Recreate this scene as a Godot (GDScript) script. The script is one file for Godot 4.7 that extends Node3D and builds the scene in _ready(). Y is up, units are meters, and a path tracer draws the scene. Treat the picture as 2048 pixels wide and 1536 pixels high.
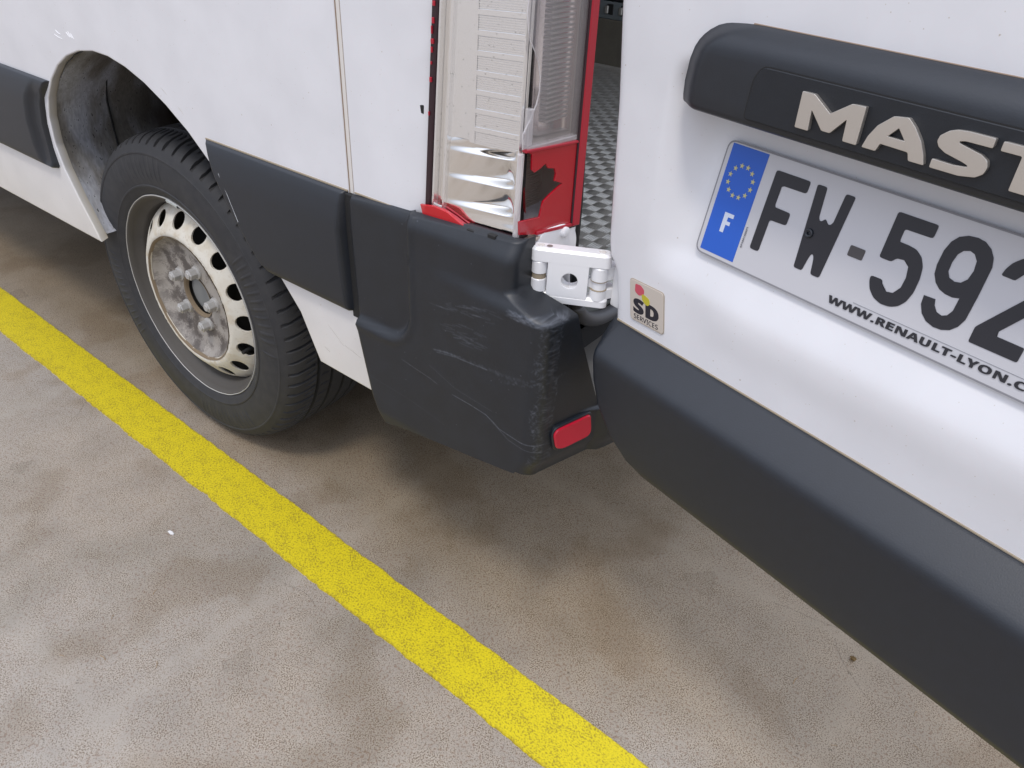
extends Node3D
# Rear left corner of a white van with its rear door swung open, on worn concrete.
# Axes: x runs towards the rear of the van, y up, z out of its left side. Metres.

# ------------------------------------------------------------------ mesh collector
class Shape:
	var p := PackedVector3Array()
	var uv := PackedVector2Array()
	var col := PackedColorArray()
	func tri(a: Vector3, b: Vector3, c: Vector3, ua := Vector2.ZERO, ub := Vector2.ZERO, uc := Vector2.ZERO) -> void:
		p.append(a); p.append(b); p.append(c)
		uv.append(ua); uv.append(ub); uv.append(uc)
	func quad(a: Vector3, b: Vector3, c: Vector3, d: Vector3, ua := Vector2.ZERO, ub := Vector2.ZERO, uc := Vector2.ZERO, ud := Vector2.ZERO) -> void:
		tri(a, b, c, ua, ub, uc); tri(a, c, d, ua, uc, ud)
	func volume() -> float:
		var v := 0.0
		for i in range(0, p.size(), 3): v += p[i].dot(p[i + 1].cross(p[i + 2]))
		return v
	func flip() -> void:
		for i in range(0, p.size(), 3):
			var t := p[i + 1]; p[i + 1] = p[i + 2]; p[i + 2] = t
			var w := uv[i + 1]; uv[i + 1] = uv[i + 2]; uv[i + 2] = w
	func face_out(o: Vector3) -> void:
		var s := 0.0
		for i in range(0, p.size(), 3): s += (p[i + 1] - p[i]).cross(p[i + 2] - p[i]).dot(o)
		if s < 0: flip()
	func close() -> void:
		if volume() < 0: flip()
	func paint(f: Callable) -> void:
		col.resize(p.size())
		for i in p.size(): col[i] = f.call(p[i])
	func add(o: Shape, t := Transform3D.IDENTITY) -> void:
		for i in o.p.size():
			p.append(t * o.p[i]); uv.append(o.uv[i])
	func mesh(crease := 35.0) -> ArrayMesh:
		var n := PackedVector3Array(); n.resize(p.size())
		var fn := PackedVector3Array(); fn.resize(p.size() / 3)
		var fu := PackedVector3Array(); fu.resize(p.size() / 3)
		var at := {}
		for i in p.size():
			var f := i / 3
			if i % 3 == 0:
				fn[f] = (p[i + 1] - p[i]).cross(p[i + 2] - p[i])
				fu[f] = fn[f].normalized()
			var k := Vector3i((p[i] * 20000.0).round())
			if at.has(k): at[k].append(f)
			else: at[k] = [f]
		var lim := cos(deg_to_rad(crease))
		for i in p.size():
			var f := i / 3
			var s := Vector3.ZERO
			for g in at[Vector3i((p[i] * 20000.0).round())]:
				if fu[f].dot(fu[g]) > lim: s += fn[g]
			n[i] = s.normalized() if s.length_squared() > 0 else fu[f]
		# Godot's front faces run clockwise
		var P := PackedVector3Array(); var N := PackedVector3Array(); var U := PackedVector2Array(); var C := PackedColorArray()
		for i in range(0, p.size(), 3):
			for j in [0, 2, 1]:
				P.append(p[i + j]); N.append(n[i + j]); U.append(uv[i + j])
				if col.size(): C.append(col[i + j])
		var a := []; a.resize(Mesh.ARRAY_MAX)
		a[Mesh.ARRAY_VERTEX] = P; a[Mesh.ARRAY_NORMAL] = N; a[Mesh.ARRAY_TEX_UV] = U
		if col.size(): a[Mesh.ARRAY_COLOR] = C
		var m := ArrayMesh.new(); m.add_surface_from_arrays(Mesh.PRIMITIVE_TRIANGLES, a)
		return m

# ------------------------------------------------------------------ shape helpers
func grid(nu: int, nv: int, f: Callable, wrap_u := false) -> Shape:
	var s := Shape.new()
	var g := []
	for i in nu + 1:
		var r := []
		for j in nv + 1: r.append(f.call(i if not (wrap_u and i == nu) else 0, j))
		g.append(r)
	for i in nu:
		for j in nv:
			s.quad(g[i][j], g[i + 1][j], g[i + 1][j + 1], g[i][j + 1], Vector2(float(i) / nu, float(j) / nv), Vector2(float(i + 1) / nu, float(j) / nv), Vector2(float(i + 1) / nu, float(j + 1) / nv), Vector2(float(i) / nu, float(j + 1) / nv))
	return s

func ccw(poly: PackedVector2Array) -> PackedVector2Array:
	var a := 0.0
	for i in poly.size(): a += poly[i].cross(poly[(i + 1) % poly.size()])
	var q := poly.duplicate()
	if a < 0: q.reverse()
	return q

func inset(poly: PackedVector2Array, d: float) -> PackedVector2Array:   # counterclockwise outline, one point for each
	var q := PackedVector2Array()
	var n := poly.size()
	for i in n:
		var a := (poly[i] - poly[(i + n - 1) % n]).normalized()
		var b := (poly[(i + 1) % n] - poly[i]).normalized()
		var na := Vector2(-a.y, a.x); var nb := Vector2(-b.y, b.x)
		var m := (na + nb)
		var k := m.length_squared()
		q.append(poly[i] + (m * (2.0 * d / maxf(k, 1.2)) if k > 0.01 else na * d))
	return q

func rounded(poly: PackedVector2Array, r: float, n := 4) -> PackedVector2Array:
	var q := PackedVector2Array()
	var c := poly.size()
	for i in c:
		var p := poly[i]; var a := poly[(i + c - 1) % c]; var b := poly[(i + 1) % c]
		var ra := minf(r, p.distance_to(a) * 0.45); var rb := minf(r, p.distance_to(b) * 0.45)
		var s := p + (a - p).normalized() * ra; var e := p + (b - p).normalized() * rb
		for k in n + 1:
			var t := float(k) / n
			q.append(s.lerp(p, t).lerp(p.lerp(e, t), t))
	return q

func pts(l: Array, k := 1.0) -> PackedVector2Array:
	var q := PackedVector2Array()
	for i in range(0, l.size(), 2): q.append(Vector2(l[i], l[i + 1]) * k)
	return q

# a plate of the outline poly (x, y) from z0 to z1, its front edge bevelled
func prism(poly: PackedVector2Array, z0: float, z1: float, bevel := 0.0) -> Shape:
	var s := Shape.new()
	var o := ccw(poly)
	var n := o.size()
	var top := inset(o, bevel) if bevel > 0 else o
	var zb := z1 - bevel
	var t := Geometry2D.triangulate_polygon(o)
	for i in range(0, t.size(), 3):
		var a := t[i]; var b := t[i + 1]; var c := t[i + 2]
		if (o[b] - o[a]).cross(o[c] - o[a]) < 0:
			var x := b; b = c; c = x
		s.tri(Vector3(top[a].x, top[a].y, z1), Vector3(top[b].x, top[b].y, z1), Vector3(top[c].x, top[c].y, z1), top[a], top[b], top[c])
		s.tri(Vector3(o[a].x, o[a].y, z0), Vector3(o[c].x, o[c].y, z0), Vector3(o[b].x, o[b].y, z0), o[a], o[c], o[b])
	for i in n:
		var j := (i + 1) % n
		s.quad(Vector3(o[i].x, o[i].y, z0), Vector3(o[j].x, o[j].y, z0), Vector3(o[j].x, o[j].y, zb), Vector3(o[i].x, o[i].y, zb), o[i], o[j], o[j], o[i])
		if bevel > 0:
			s.quad(Vector3(o[i].x, o[i].y, zb), Vector3(o[j].x, o[j].y, zb), Vector3(top[j].x, top[j].y, z1), Vector3(top[i].x, top[i].y, z1), o[i], o[j], top[j], top[i])
	return s

func rect(x0: float, y0: float, x1: float, y1: float) -> PackedVector2Array:
	return PackedVector2Array([Vector2(x0, y0), Vector2(x1, y0), Vector2(x1, y1), Vector2(x0, y1)])

# box with bevelled edges all round
func block(a: Vector3, b: Vector3, r := 0.002) -> Shape:
	var s := prism(rounded(rect(a.x, a.y, b.x, b.y), r, 3), a.z, b.z, r * 0.7)
	return s

func resample(poly: PackedVector2Array, step: float) -> PackedVector2Array:
	var q := PackedVector2Array()
	for i in poly.size():
		var a := poly[i]; var b := poly[(i + 1) % poly.size()]
		var n := maxi(1, int(ceil(a.distance_to(b) / step)))
		for k in n: q.append(a.lerp(b, float(k) / n))
	return q

# sheet metal with an outline, holes, a height zf(x, y), a thickness and rounded edges
func sheet(outline: PackedVector2Array, holes: Array, zf: Callable, thick: float, step: float, edge := 0.0025, edge_step := 0.02) -> Shape:
	var s := Shape.new()
	var rings := [resample(ccw(outline), edge_step)]
	for h in holes:
		var r := resample(ccw(h), edge_step); r.reverse(); rings.append(r)
	var inner := []
	var all := PackedVector2Array()
	for r in rings:
		var q: PackedVector2Array = inset(r, edge)
		inner.append(q); all.append_array(q)
	var lo: Vector2 = all[0]; var hi: Vector2 = all[0]
	for v in all: lo = lo.min(v); hi = hi.max(v)
	var x := lo.x + step * 0.5
	while x < hi.x:
		var y := lo.y + step * 0.47
		while y < hi.y:
			var v := Vector2(x + 0.1 * step * sin(y * 91.0), y + 0.1 * step * sin(x * 77.0))
			var ok := Geometry2D.is_point_in_polygon(v, inner[0])
			for k in range(1, inner.size()):
				if Geometry2D.is_point_in_polygon(v, inner[k]): ok = false
			if ok:
				for w in all:
					if v.distance_squared_to(w) < step * step * 0.16: ok = false; break
			if ok: all.append(v)
			y += step
		x += step
	var t := Geometry2D.triangulate_delaunay(all)
	for i in range(0, t.size(), 3):
		var a := all[t[i]]; var b := all[t[i + 1]]; var c := all[t[i + 2]]
		var m := (a + b + c) / 3.0
		var ok := Geometry2D.is_point_in_polygon(m, inner[0])
		for k in range(1, inner.size()):
			if Geometry2D.is_point_in_polygon(m, inner[k]): ok = false
		if not ok or absf((b - a).cross(c - a)) < 1e-9: continue
		if (b - a).cross(c - a) < 0:
			var w := b; b = c; c = w
		s.tri(Vector3(a.x, a.y, zf.call(a)), Vector3(b.x, b.y, zf.call(b)), Vector3(c.x, c.y, zf.call(c)), a, b, c)
		s.tri(Vector3(a.x, a.y, zf.call(a) - thick), Vector3(c.x, c.y, zf.call(c) - thick), Vector3(b.x, b.y, zf.call(b) - thick), a, c, b)
	for k in rings.size():
		var o: PackedVector2Array = rings[k]; var q: PackedVector2Array = inner[k]
		for i in o.size():
			var j := (i + 1) % o.size()
			var zi: float = zf.call(q[i]); var zj: float = zf.call(q[j])
			var mi := (o[i] + q[i]) * 0.5 + (o[i] - q[i]) * 0.207; var mj := (o[j] + q[j]) * 0.5 + (o[j] - q[j]) * 0.207
			s.quad(Vector3(mi.x, mi.y, zi - edge * 0.29), Vector3(mj.x, mj.y, zj - edge * 0.29), Vector3(q[j].x, q[j].y, zj), Vector3(q[i].x, q[i].y, zi), mi, mj, q[j], q[i])
			s.quad(Vector3(o[i].x, o[i].y, zi - edge), Vector3(o[j].x, o[j].y, zj - edge), Vector3(mj.x, mj.y, zj - edge * 0.29), Vector3(mi.x, mi.y, zi - edge * 0.29), o[i], o[j], mj, mi)
			s.quad(Vector3(q[i].x, q[i].y, zi - thick), Vector3(q[j].x, q[j].y, zj - thick), Vector3(o[j].x, o[j].y, zj - edge), Vector3(o[i].x, o[i].y, zi - edge), q[i], q[j], o[j], o[i])
	return s

# turned round the z axis; prof holds (radius, z) from inside to outside; fr changes a point
func lathe(prof: PackedVector2Array, n: int, fr = null) -> Shape:
	return grid(n, prof.size() - 1, func(i: int, j: int):
		var a := TAU * i / n
		var r := prof[j].x; var z := prof[j].y
		if fr: r += fr.call(a, r, z)
		return Vector3(cos(a) * r, sin(a) * r, z), true)

func tube(path: PackedVector3Array, r: float, n := 10) -> Shape:
	var s := Shape.new()
	var rows := []
	for i in path.size():
		var d := (path[mini(i + 1, path.size() - 1)] - path[maxi(i - 1, 0)]).normalized()
		var u := d.cross(Vector3.UP if absf(d.y) < 0.9 else Vector3.RIGHT).normalized()
		var v := d.cross(u)
		var row := []
		for k in n: row.append(path[i] + (u * cos(TAU * k / n) + v * sin(TAU * k / n)) * r)
		rows.append(row)
	for i in path.size() - 1:
		for k in n:
			var l := (k + 1) % n
			s.quad(rows[i][k], rows[i][l], rows[i + 1][l], rows[i + 1][k])
	for k in range(1, n - 1):
		s.tri(rows[0][0], rows[0][k + 1], rows[0][k]); s.tri(rows[-1][0], rows[-1][k], rows[-1][k + 1])
	s.close()
	return s

func sm(a: float, b: float, x: float) -> float:
	return smoothstep(a, b, x)

func pick(table: Array, x: float) -> float:   # piecewise linear table [x, y, x, y ...], x rising
	if x <= table[0]: return table[1]
	for i in range(2, table.size(), 2):
		if x <= table[i]: return lerpf(table[i - 1], table[i + 1], (x - table[i - 2]) / (table[i] - table[i - 2]))
	return table[-1]

# ------------------------------------------------------------------ nodes
func build(called: String, s, m: Material, parent: Node = self, crease := 35.0) -> MeshInstance3D:
	var o := MeshInstance3D.new()
	o.name = called
	o.mesh = s.mesh(crease) if s is Shape else s
	o.material_override = m
	o.cast_shadow = GeometryInstance3D.SHADOW_CASTING_SETTING_ON
	parent.add_child(o, true)
	return o

func tag(o: Node, label: String, category := "", group := "") -> void:
	o.set_meta("label", label)
	if category: o.set_meta("category", category)
	if group: o.set_meta("group", group)

# ------------------------------------------------------------------ materials
func mat(c: Color, rough: float, metal := 0.0) -> StandardMaterial3D:   # c is a linear, real-world colour
	var m := StandardMaterial3D.new()
	m.albedo_color = c.linear_to_srgb(); m.roughness = rough; m.metallic = metal
	return m

func noise(f: float, seed_: int, oct := 3, kind := FastNoiseLite.TYPE_SIMPLEX_SMOOTH) -> FastNoiseLite:
	var n := FastNoiseLite.new()
	n.noise_type = kind; n.frequency = f; n.seed = seed_; n.fractal_octaves = oct
	if oct <= 1: n.fractal_type = FastNoiseLite.FRACTAL_NONE
	return n

func field(w: int, h: int, f: float, seed_: int, oct := 3) -> PackedByteArray:
	return noise(f, seed_, oct).get_seamless_image(w, h).get_data()

func image(w: int, h: int, f: Callable) -> ImageTexture:   # f(index) gives a colour of 3 floats in sRGB
	var d := PackedByteArray(); d.resize(w * h * 3)
	for i in w * h:
		var c: Vector3 = f.call(i)
		d[i * 3] = clampi(int(c.x * 255.0), 0, 255); d[i * 3 + 1] = clampi(int(c.y * 255.0), 0, 255); d[i * 3 + 2] = clampi(int(c.z * 255.0), 0, 255)
	var im := Image.create_from_data(w, h, false, Image.FORMAT_RGB8, d)
	return ImageTexture.create_from_image(im)

func bump(size: int, f: float, seed_: int, strength: float, oct := 2) -> NoiseTexture2D:
	var t := NoiseTexture2D.new()
	t.width = size; t.height = size; t.seamless = true; t.as_normal_map = true; t.bump_strength = strength
	t.noise = noise(f, seed_, oct)
	return t

func tri_uv(m: StandardMaterial3D, scale: float) -> StandardMaterial3D:
	m.uv1_triplanar = true; m.uv1_scale = Vector3.ONE * scale
	return m

var M := {}

func make_materials() -> void:
	var rng := RandomNumberGenerator.new(); rng.seed = 7
	# white paint: flecks of road dirt and rust on a clean base
	var n1 := field(1024, 1024, 0.004, 3, 4)
	var base := image(1024, 1024, func(i: int):
		var k: float = 1.0 - 0.045 * n1[i] / 255.0
		return Vector3(k, k * 0.999, k * 0.995))
	var im: Image = base.get_image()
	for k in 520:
		var x := rng.randi() % 1022; var y := rng.randi() % 1022
		var d := rng.randf()
		var c := Color(0.72, 0.66, 0.57).lerp(Color(0.93, 0.915, 0.885), d)
		im.set_pixel(x, y, c)
		if d < 0.07: im.set_pixel(x + 1, y, c.lerp(Color.WHITE, 0.4)); im.set_pixel(x, y + 1, c.lerp(Color.WHITE, 0.3))
		if d < 0.02:
			im.set_pixel(x + 1, y + 1, c); im.set_pixel(x + 1, y, c); im.set_pixel(x, y + 1, c)
	var specks := ImageTexture.create_from_image(im)
	var p := tri_uv(mat(Color(0.79, 0.79, 0.82), 0.42), 1.55)
	p.albedo_texture = specks; p.clearcoat_enabled = true; p.clearcoat = 0.6; p.clearcoat_roughness = 0.12
	p.vertex_color_use_as_albedo = true
	M.paint = p
	var hp := mat(Color(0.86, 0.86, 0.87), 0.4); hp.clearcoat_enabled = true; hp.clearcoat = 0.5; hp.clearcoat_roughness = 0.2
	M.hinge_paint = hp
	# black grained plastic
	var n2 := field(512, 512, 0.012, 9, 4)
	var n2b := field(512, 512, 0.12, 10, 2)
	var ptex := image(512, 512, func(i: int):
		var k: float = 0.86 + 0.12 * n2[i] / 255.0 + 0.05 * n2b[i] / 255.0
		return Vector3(k, k, k))
	var grain := bump(512, 0.11, 4, 2.2)
	var b := tri_uv(mat(Color(0.0060, 0.0098, 0.0170), 0.46), 9.0); b.metallic_specular = 0.60
	b.albedo_texture = ptex; b.normal_enabled = true; b.normal_texture = grain; b.normal_scale = 0.12
	M.plastic = b
	var b2: StandardMaterial3D = b.duplicate(); b2.albedo_color = Color(0.0055, 0.0085, 0.0140).linear_to_srgb(); b2.roughness = 0.5; b2.metallic_specular = 0.54
	M.plastic_dark = b2
	M.rubber_black = mat(Color(0.012, 0.012, 0.012), 0.7)
	M.dark = mat(Color(0.02, 0.019, 0.018), 0.9)
	# tyre
	var n3 := field(512, 512, 0.02, 21, 4); var n3b := field(512, 512, 0.2, 22, 2)
	var ttex := image(512, 512, func(i: int):
		var k: float = n3[i] / 255.0; var g: float = n3b[i] / 255.0
		var v: float = 0.74 + 0.22 * k + 0.12 * g
		return Vector3(v * (0.985 + 0.03 * k), v, v * (1.02 - 0.05 * k)))
	var ty := tri_uv(mat(Color(0.036, 0.036, 0.039), 0.68), 3.0)
	ty.albedo_texture = ttex
	M.tyre = ty
	# steel wheel: cream dirt over white paint, stains between
	var n4 := field(512, 512, 0.012, 31, 4); var n4b := field(512, 512, 0.05, 32, 3)
	var rtex := image(512, 512, func(i: int):
		var k: float = sm(0.45, 0.8, n4[i] / 255.0); var g: float = sm(0.72, 0.85, n4b[i] / 255.0)
		var c := Vector3(0.92, 0.905, 0.865).lerp(Vector3(0.82, 0.76, 0.66), k * 0.60)
		return c.lerp(Vector3(0.5, 0.4, 0.3), g * 0.25))
	var rm := tri_uv(mat(Color(0.80, 0.79, 0.76), 0.55), 4.0); rm.albedo_texture = rtex
	M.rim = rm
	var n5 := field(512, 512, 0.0065, 41, 4); var n5b := field(512, 512, 0.08, 42, 3)
	var htex := image(512, 512, func(i: int):
		var k: float = smoothstep(0.36, 0.66, n5[i] / 255.0 * 0.72 + n5b[i] / 255.0 * 0.28)
		return Vector3(0.43, 0.40, 0.38).lerp(Vector3(0.78, 0.755, 0.72), k))
	var hm := tri_uv(mat(Color(0.62, 0.61, 0.60), 0.6), 5.0); hm.albedo_texture = htex
	M.hub = hm
	M.barrel = mat(Color(0.075, 0.068, 0.06), 0.7)
	M.rust = mat(Color(0.20, 0.15, 0.095), 0.9)
	M.bolt = mat(Color(0.46, 0.45, 0.43), 0.45, 0.3)
	M.weight = mat(Color(0.62, 0.66, 0.66), 0.4, 0.4)
	# wheel arch lining: galvanised grey under brown road dirt
	var n6 := field(1024, 1024, 0.005, 51, 4); var n6b := field(1024, 1024, 0.06, 52, 3)
	var ltex := image(1024, 1024, func(i: int):
		var k: float = sm(0.25, 0.80, n6[i] / 255.0); var g: float = n6b[i] / 255.0
		var c := Vector3(0.52, 0.50, 0.47).lerp(Vector3(0.74, 0.75, 0.78), k)
		return c * (0.85 + 0.25 * g) if g < 0.82 else c * 0.45)
	var lm := mat(Color(0.9, 0.9, 0.9), 0.5); lm.vertex_color_use_as_albedo = true; lm.albedo_texture = ltex; lm.uv1_scale = Vector3(1.0, 1.0, 1)
	M.liner = lm
	# lamp
	M.chrome = mat(Color(0.90, 0.885, 0.86), 0.10, 1.0)
	var sp2 := tri_uv(mat(Color(0.90, 0.895, 0.89), 0.20, 0.82), 5.0)
	var im2 := Image.create(512, 512, false, Image.FORMAT_RGB8); im2.fill(Color.WHITE)
	for k in 260:
		var x := 4 + rng.randi() % 500; var y := 4 + rng.randi() % 500
		for q in 1 + rng.randi() % 5: im2.set_pixel(x + rng.randi() % 4, y + rng.randi() % 4, Color(0.16, 0.15, 0.15))
	sp2.albedo_texture = ImageTexture.create_from_image(im2)
	M.reflector = sp2
	M.lamp_grey = mat(Color(0.30, 0.27, 0.25), 0.4, 0.3)
	M.gasket = mat(Color(0.028, 0.010, 0.014), 0.4)
	var red := mat(Color(0.55, 0.006, 0.022), 0.12); red.transparency = BaseMaterial3D.TRANSPARENCY_ALPHA; red.albedo_color.a = 0.72
	M.red_lens = red
	var red2 := mat(Color(0.68, 0.012, 0.02), 0.1); red2.transparency = BaseMaterial3D.TRANSPARENCY_ALPHA; red2.albedo_color.a = 0.72
	M.red_shard = red2
	var clear := mat(Color(0.78, 0.74, 0.75), 0.16); clear.transparency = BaseMaterial3D.TRANSPARENCY_ALPHA; clear.albedo_color.a = 0.10
	M.clear_lens = clear
	var edge := mat(Color(0.86, 0.83, 0.84), 0.1); edge.transparency = BaseMaterial3D.TRANSPARENCY_ALPHA; edge.albedo_color.a = 0.36
	M.clear_edge = edge
	M.red_solid = mat(Color(0.42, 0.012, 0.03), 0.36)
	M.red_reflector = mat(Color(0.52, 0.012, 0.035), 0.22)
	M.brown_dark = mat(Color(0.46, 0.39, 0.33), 0.4)
	# cargo space
	var alu := mat(Color(0.58, 0.57, 0.53), 0.42, 0.8)
	M.alu = alu
	var alu2 := tri_uv(mat(Color(0.46, 0.44, 0.40), 0.55, 0.3), 2.0)
	alu2.albedo_texture = ptex
	M.alu_floor = alu2
	var wl := tri_uv(mat(Color(0.17, 0.155, 0.12), 0.8), 1.2); wl.albedo_texture = ptex
	M.wall_board = wl
	M.rail = mat(Color(0.22, 0.25, 0.26), 0.5, 0.3)
	# badge and number plate
	M.badge = mat(Color(0.60, 0.56, 0.51), 0.34, 0.75)
	var pw := mat(Color(0.575, 0.575, 0.605), 0.35); pw.clearcoat_enabled = true; pw.clearcoat = 0.5; pw.clearcoat_roughness = 0.15
	M.plate = pw
	var pb := mat(Color(0.022, 0.022, 0.028), 0.4)
	M.plate_black = pb
	M.plate_grey = mat(Color(0.25, 0.25, 0.27), 0.45)
	M.plate_blue = mat(Color(0.020, 0.115, 0.56), 0.35)
	M.plate_white = mat(Color(0.62, 0.68, 0.80), 0.4)
	M.star = mat(Color(0.55, 0.52, 0.25), 0.4)
	M.sticker = mat(Color(0.56, 0.50, 0.435), 0.5)
	M.sticker_edge = mat(Color(0.40, 0.34, 0.27), 0.6)
	M.sticker_red = mat(Color(0.55, 0.085, 0.12), 0.5)
	M.sticker_yellow = mat(Color(0.52, 0.46, 0.035), 0.5)
	M.ink = mat(Color(0.020, 0.018, 0.026), 0.5)
	M.sealer = mat(Color(0.72, 0.69, 0.65), 0.6)
	M.sealer_stain = mat(Color(0.30, 0.22, 0.16), 0.9)
	M.dirt_edge = mat(Color(0.34, 0.28, 0.20), 0.9)
	M.scuff = mat(Color(0.080, 0.083, 0.092), 0.75)
	M.scratch_white = mat(Color(0.52, 0.53, 0.54), 0.7)

func make_ground_materials() -> void:
	# concrete, 0.9 m tile of fine grain over a 3.6 m tile of stains
	var N := 1536
	var a := field(N, N, 0.085, 61, 2); var b := field(N, N, 0.20, 62, 2); var c := field(N, N, 0.45, 63, 1); var d := field(N, N, 0.012, 64, 3)
	var fine := image(N, N, func(i: int):
		var f: float = a[i] / 255.0; var g: float = b[i] / 255.0; var h: float = c[i] / 255.0; var e: float = d[i] / 255.0
		var k: float = 0.83 + 0.17 * h + 0.10 * (e - 0.5) + 0.05 * (f - 0.5)
		var v := Vector3(k, k, k)
		v = v.lerp(Vector3(0.52, 0.45, 0.37), smoothstep(0.50, 0.78, g + 0.30 * (e - 0.5)) * 0.74)
		v = v.lerp(Vector3(0.62, 0.50, 0.42), smoothstep(0.64, 0.82, f + 0.3 * (0.5 - e)) * 0.45)
		if g + h > 1.58: v *= 0.70
		elif h < 0.12 and g < 0.4: v *= 1.10
		return v)
	var P := 1024
	var m1 := field(P, P, 0.0042, 71, 5); var m2 := field(P, P, 0.011, 72, 4); var m3 := field(P, P, 0.0025, 73, 3); var m4 := field(P, P, 0.03, 74, 3)
	var macro := image(P, P, func(i: int):
		var f: float = m1[i] / 255.0; var g: float = m2[i] / 255.0; var h: float = m3[i] / 255.0; var e: float = m4[i] / 255.0
		var v := Vector3(0.97, 0.955, 0.935).lerp(Vector3(0.94, 0.90, 0.845), h)
		v = v.lerp(Vector3(0.70, 0.68, 0.63), smoothstep(0.48, 0.76, f * 0.45 + g * 0.35 + e * 0.20) * 0.42)
		v = v.lerp(Vector3(0.78, 0.70, 0.60), smoothstep(0.58, 0.8, g) * 0.28)
		return v * (0.96 + 0.08 * e))
	var mi: Image = macro.get_image(); mi.resize(2048, 2048, Image.INTERPOLATE_CUBIC)
	var rng := RandomNumberGenerator.new(); rng.seed = 77
	for k in 1500:      # drips, grit and chips
		var x := rng.randi() % 2040; var y := rng.randi() % 2040; var t := rng.randf()
		var tone := Color(0.33, 0.27, 0.21) if t < 0.62 else Color(1.0, 0.98, 0.94)
		for q in 1 + rng.randi() % (6 if t < 0.1 else 3):
			var xx := x + rng.randi() % 3; var yy := y + rng.randi() % 3
			mi.set_pixel(xx, yy, mi.get_pixel(xx, yy).lerp(tone, rng.randf_range(0.25, 0.7)))
	for k in 170:       # scrapes
		var p := Vector2(rng.randf() * 2048, rng.randf() * 2048); var dir := Vector2.from_angle(rng.randf() * TAU); var bend := rng.randf_range(-0.02, 0.02)
		var dark := rng.randf() < 0.7
		for q in rng.randi_range(10, 70):
			p += dir; dir = dir.rotated(bend + rng.randf_range(-0.05, 0.05))
			var xx := posmod(int(p.x), 2048); var yy := posmod(int(p.y), 2048)
			mi.set_pixel(xx, yy, mi.get_pixel(xx, yy).lerp(Color(0.42, 0.36, 0.30) if dark else Color(1, 0.98, 0.95), rng.randf_range(0.05, 0.40)))
	for k in 26:        # ringed splashes of old oil
		var mid := Vector2(rng.randf() * 2048, rng.randf() * 2048); var r := rng.randf_range(5, 17); var st := rng.randf_range(0.12, 0.35)
		for yy in range(int(mid.y - r * 1.5), int(mid.y + r * 1.5)):
			for xx in range(int(mid.x - r * 1.5), int(mid.x + r * 1.5)):
				var v := Vector2(xx, yy) - mid; var ang := v.angle()
				var rr := r * (1.0 + 0.25 * sin(ang * 3.0 + k) + 0.12 * sin(ang * 7.0 + k * 2.0))
				if v.length() < rr:
					var px := posmod(xx, 2048); var py := posmod(yy, 2048)
					mi.set_pixel(px, py, mi.get_pixel(px, py).lerp(Color(0.48, 0.43, 0.36), st * (0.6 + 0.4 * smoothstep(0.7, 0.95, v.length() / rr))))
	var g := mat(Color(0.52, 0.495, 0.462), 0.5)
	g.albedo_texture = ImageTexture.create_from_image(mi); g.vertex_color_use_as_albedo = true
	g.detail_enabled = true; g.detail_albedo = fine; g.detail_blend_mode = BaseMaterial3D.BLEND_MODE_MUL; g.detail_uv_layer = BaseMaterial3D.DETAIL_UV_2
	g.uv1_scale = Vector3(1, 1, 1); g.uv2_scale = Vector3(4, 4, 1)
	M.concrete = g
	# line paint, worn and crazed
	var w := 2048; var h := 128
	var q1 := field(w, h, 0.09, 81, 3); var q2 := field(w, h, 0.20, 82, 2); var q3 := field(w, h, 0.022, 83, 4); var q4 := field(w, h, 0.35, 84, 1)
	var ytex := image(w, h, func(i: int):
		var f: float = q1[i] / 255.0; var g2: float = q2[i] / 255.0; var e: float = q3[i] / 255.0; var r: float = q4[i] / 255.0
		var v := Vector3(0.92, 0.855, 0.03) * (0.90 + 0.16 * r)
		var fleck: float = smoothstep(0.47, 0.80, g2 * 0.75 + r * 0.25 + 0.16 * (e - 0.5))
		v = v.lerp(Vector3(0.52, 0.45, 0.13), fleck * 0.74)
		var worn: float = smoothstep(0.62, 0.80, f * 0.46 + e * 0.30 + r * 0.26)
		v = v.lerp(Vector3(0.64, 0.57, 0.30), worn * 0.60)
		var y: float = (i / w) / float(h)
		var rim: float = maxf(1.0 - smoothstep(0.0, 0.05, y), smoothstep(0.94, 1.0, y)) * smoothstep(0.35, 0.6, f)
		return v.lerp(Vector3(0.66, 0.58, 0.25), rim * 0.6))
	var y := mat(Color(0.80, 0.76, 0.66), 0.6); y.albedo_texture = ytex
	M.line = y

# ------------------------------------------------------------------ the scene
const DOOR_PHI := 0.2572
var door_t: Transform3D

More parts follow.
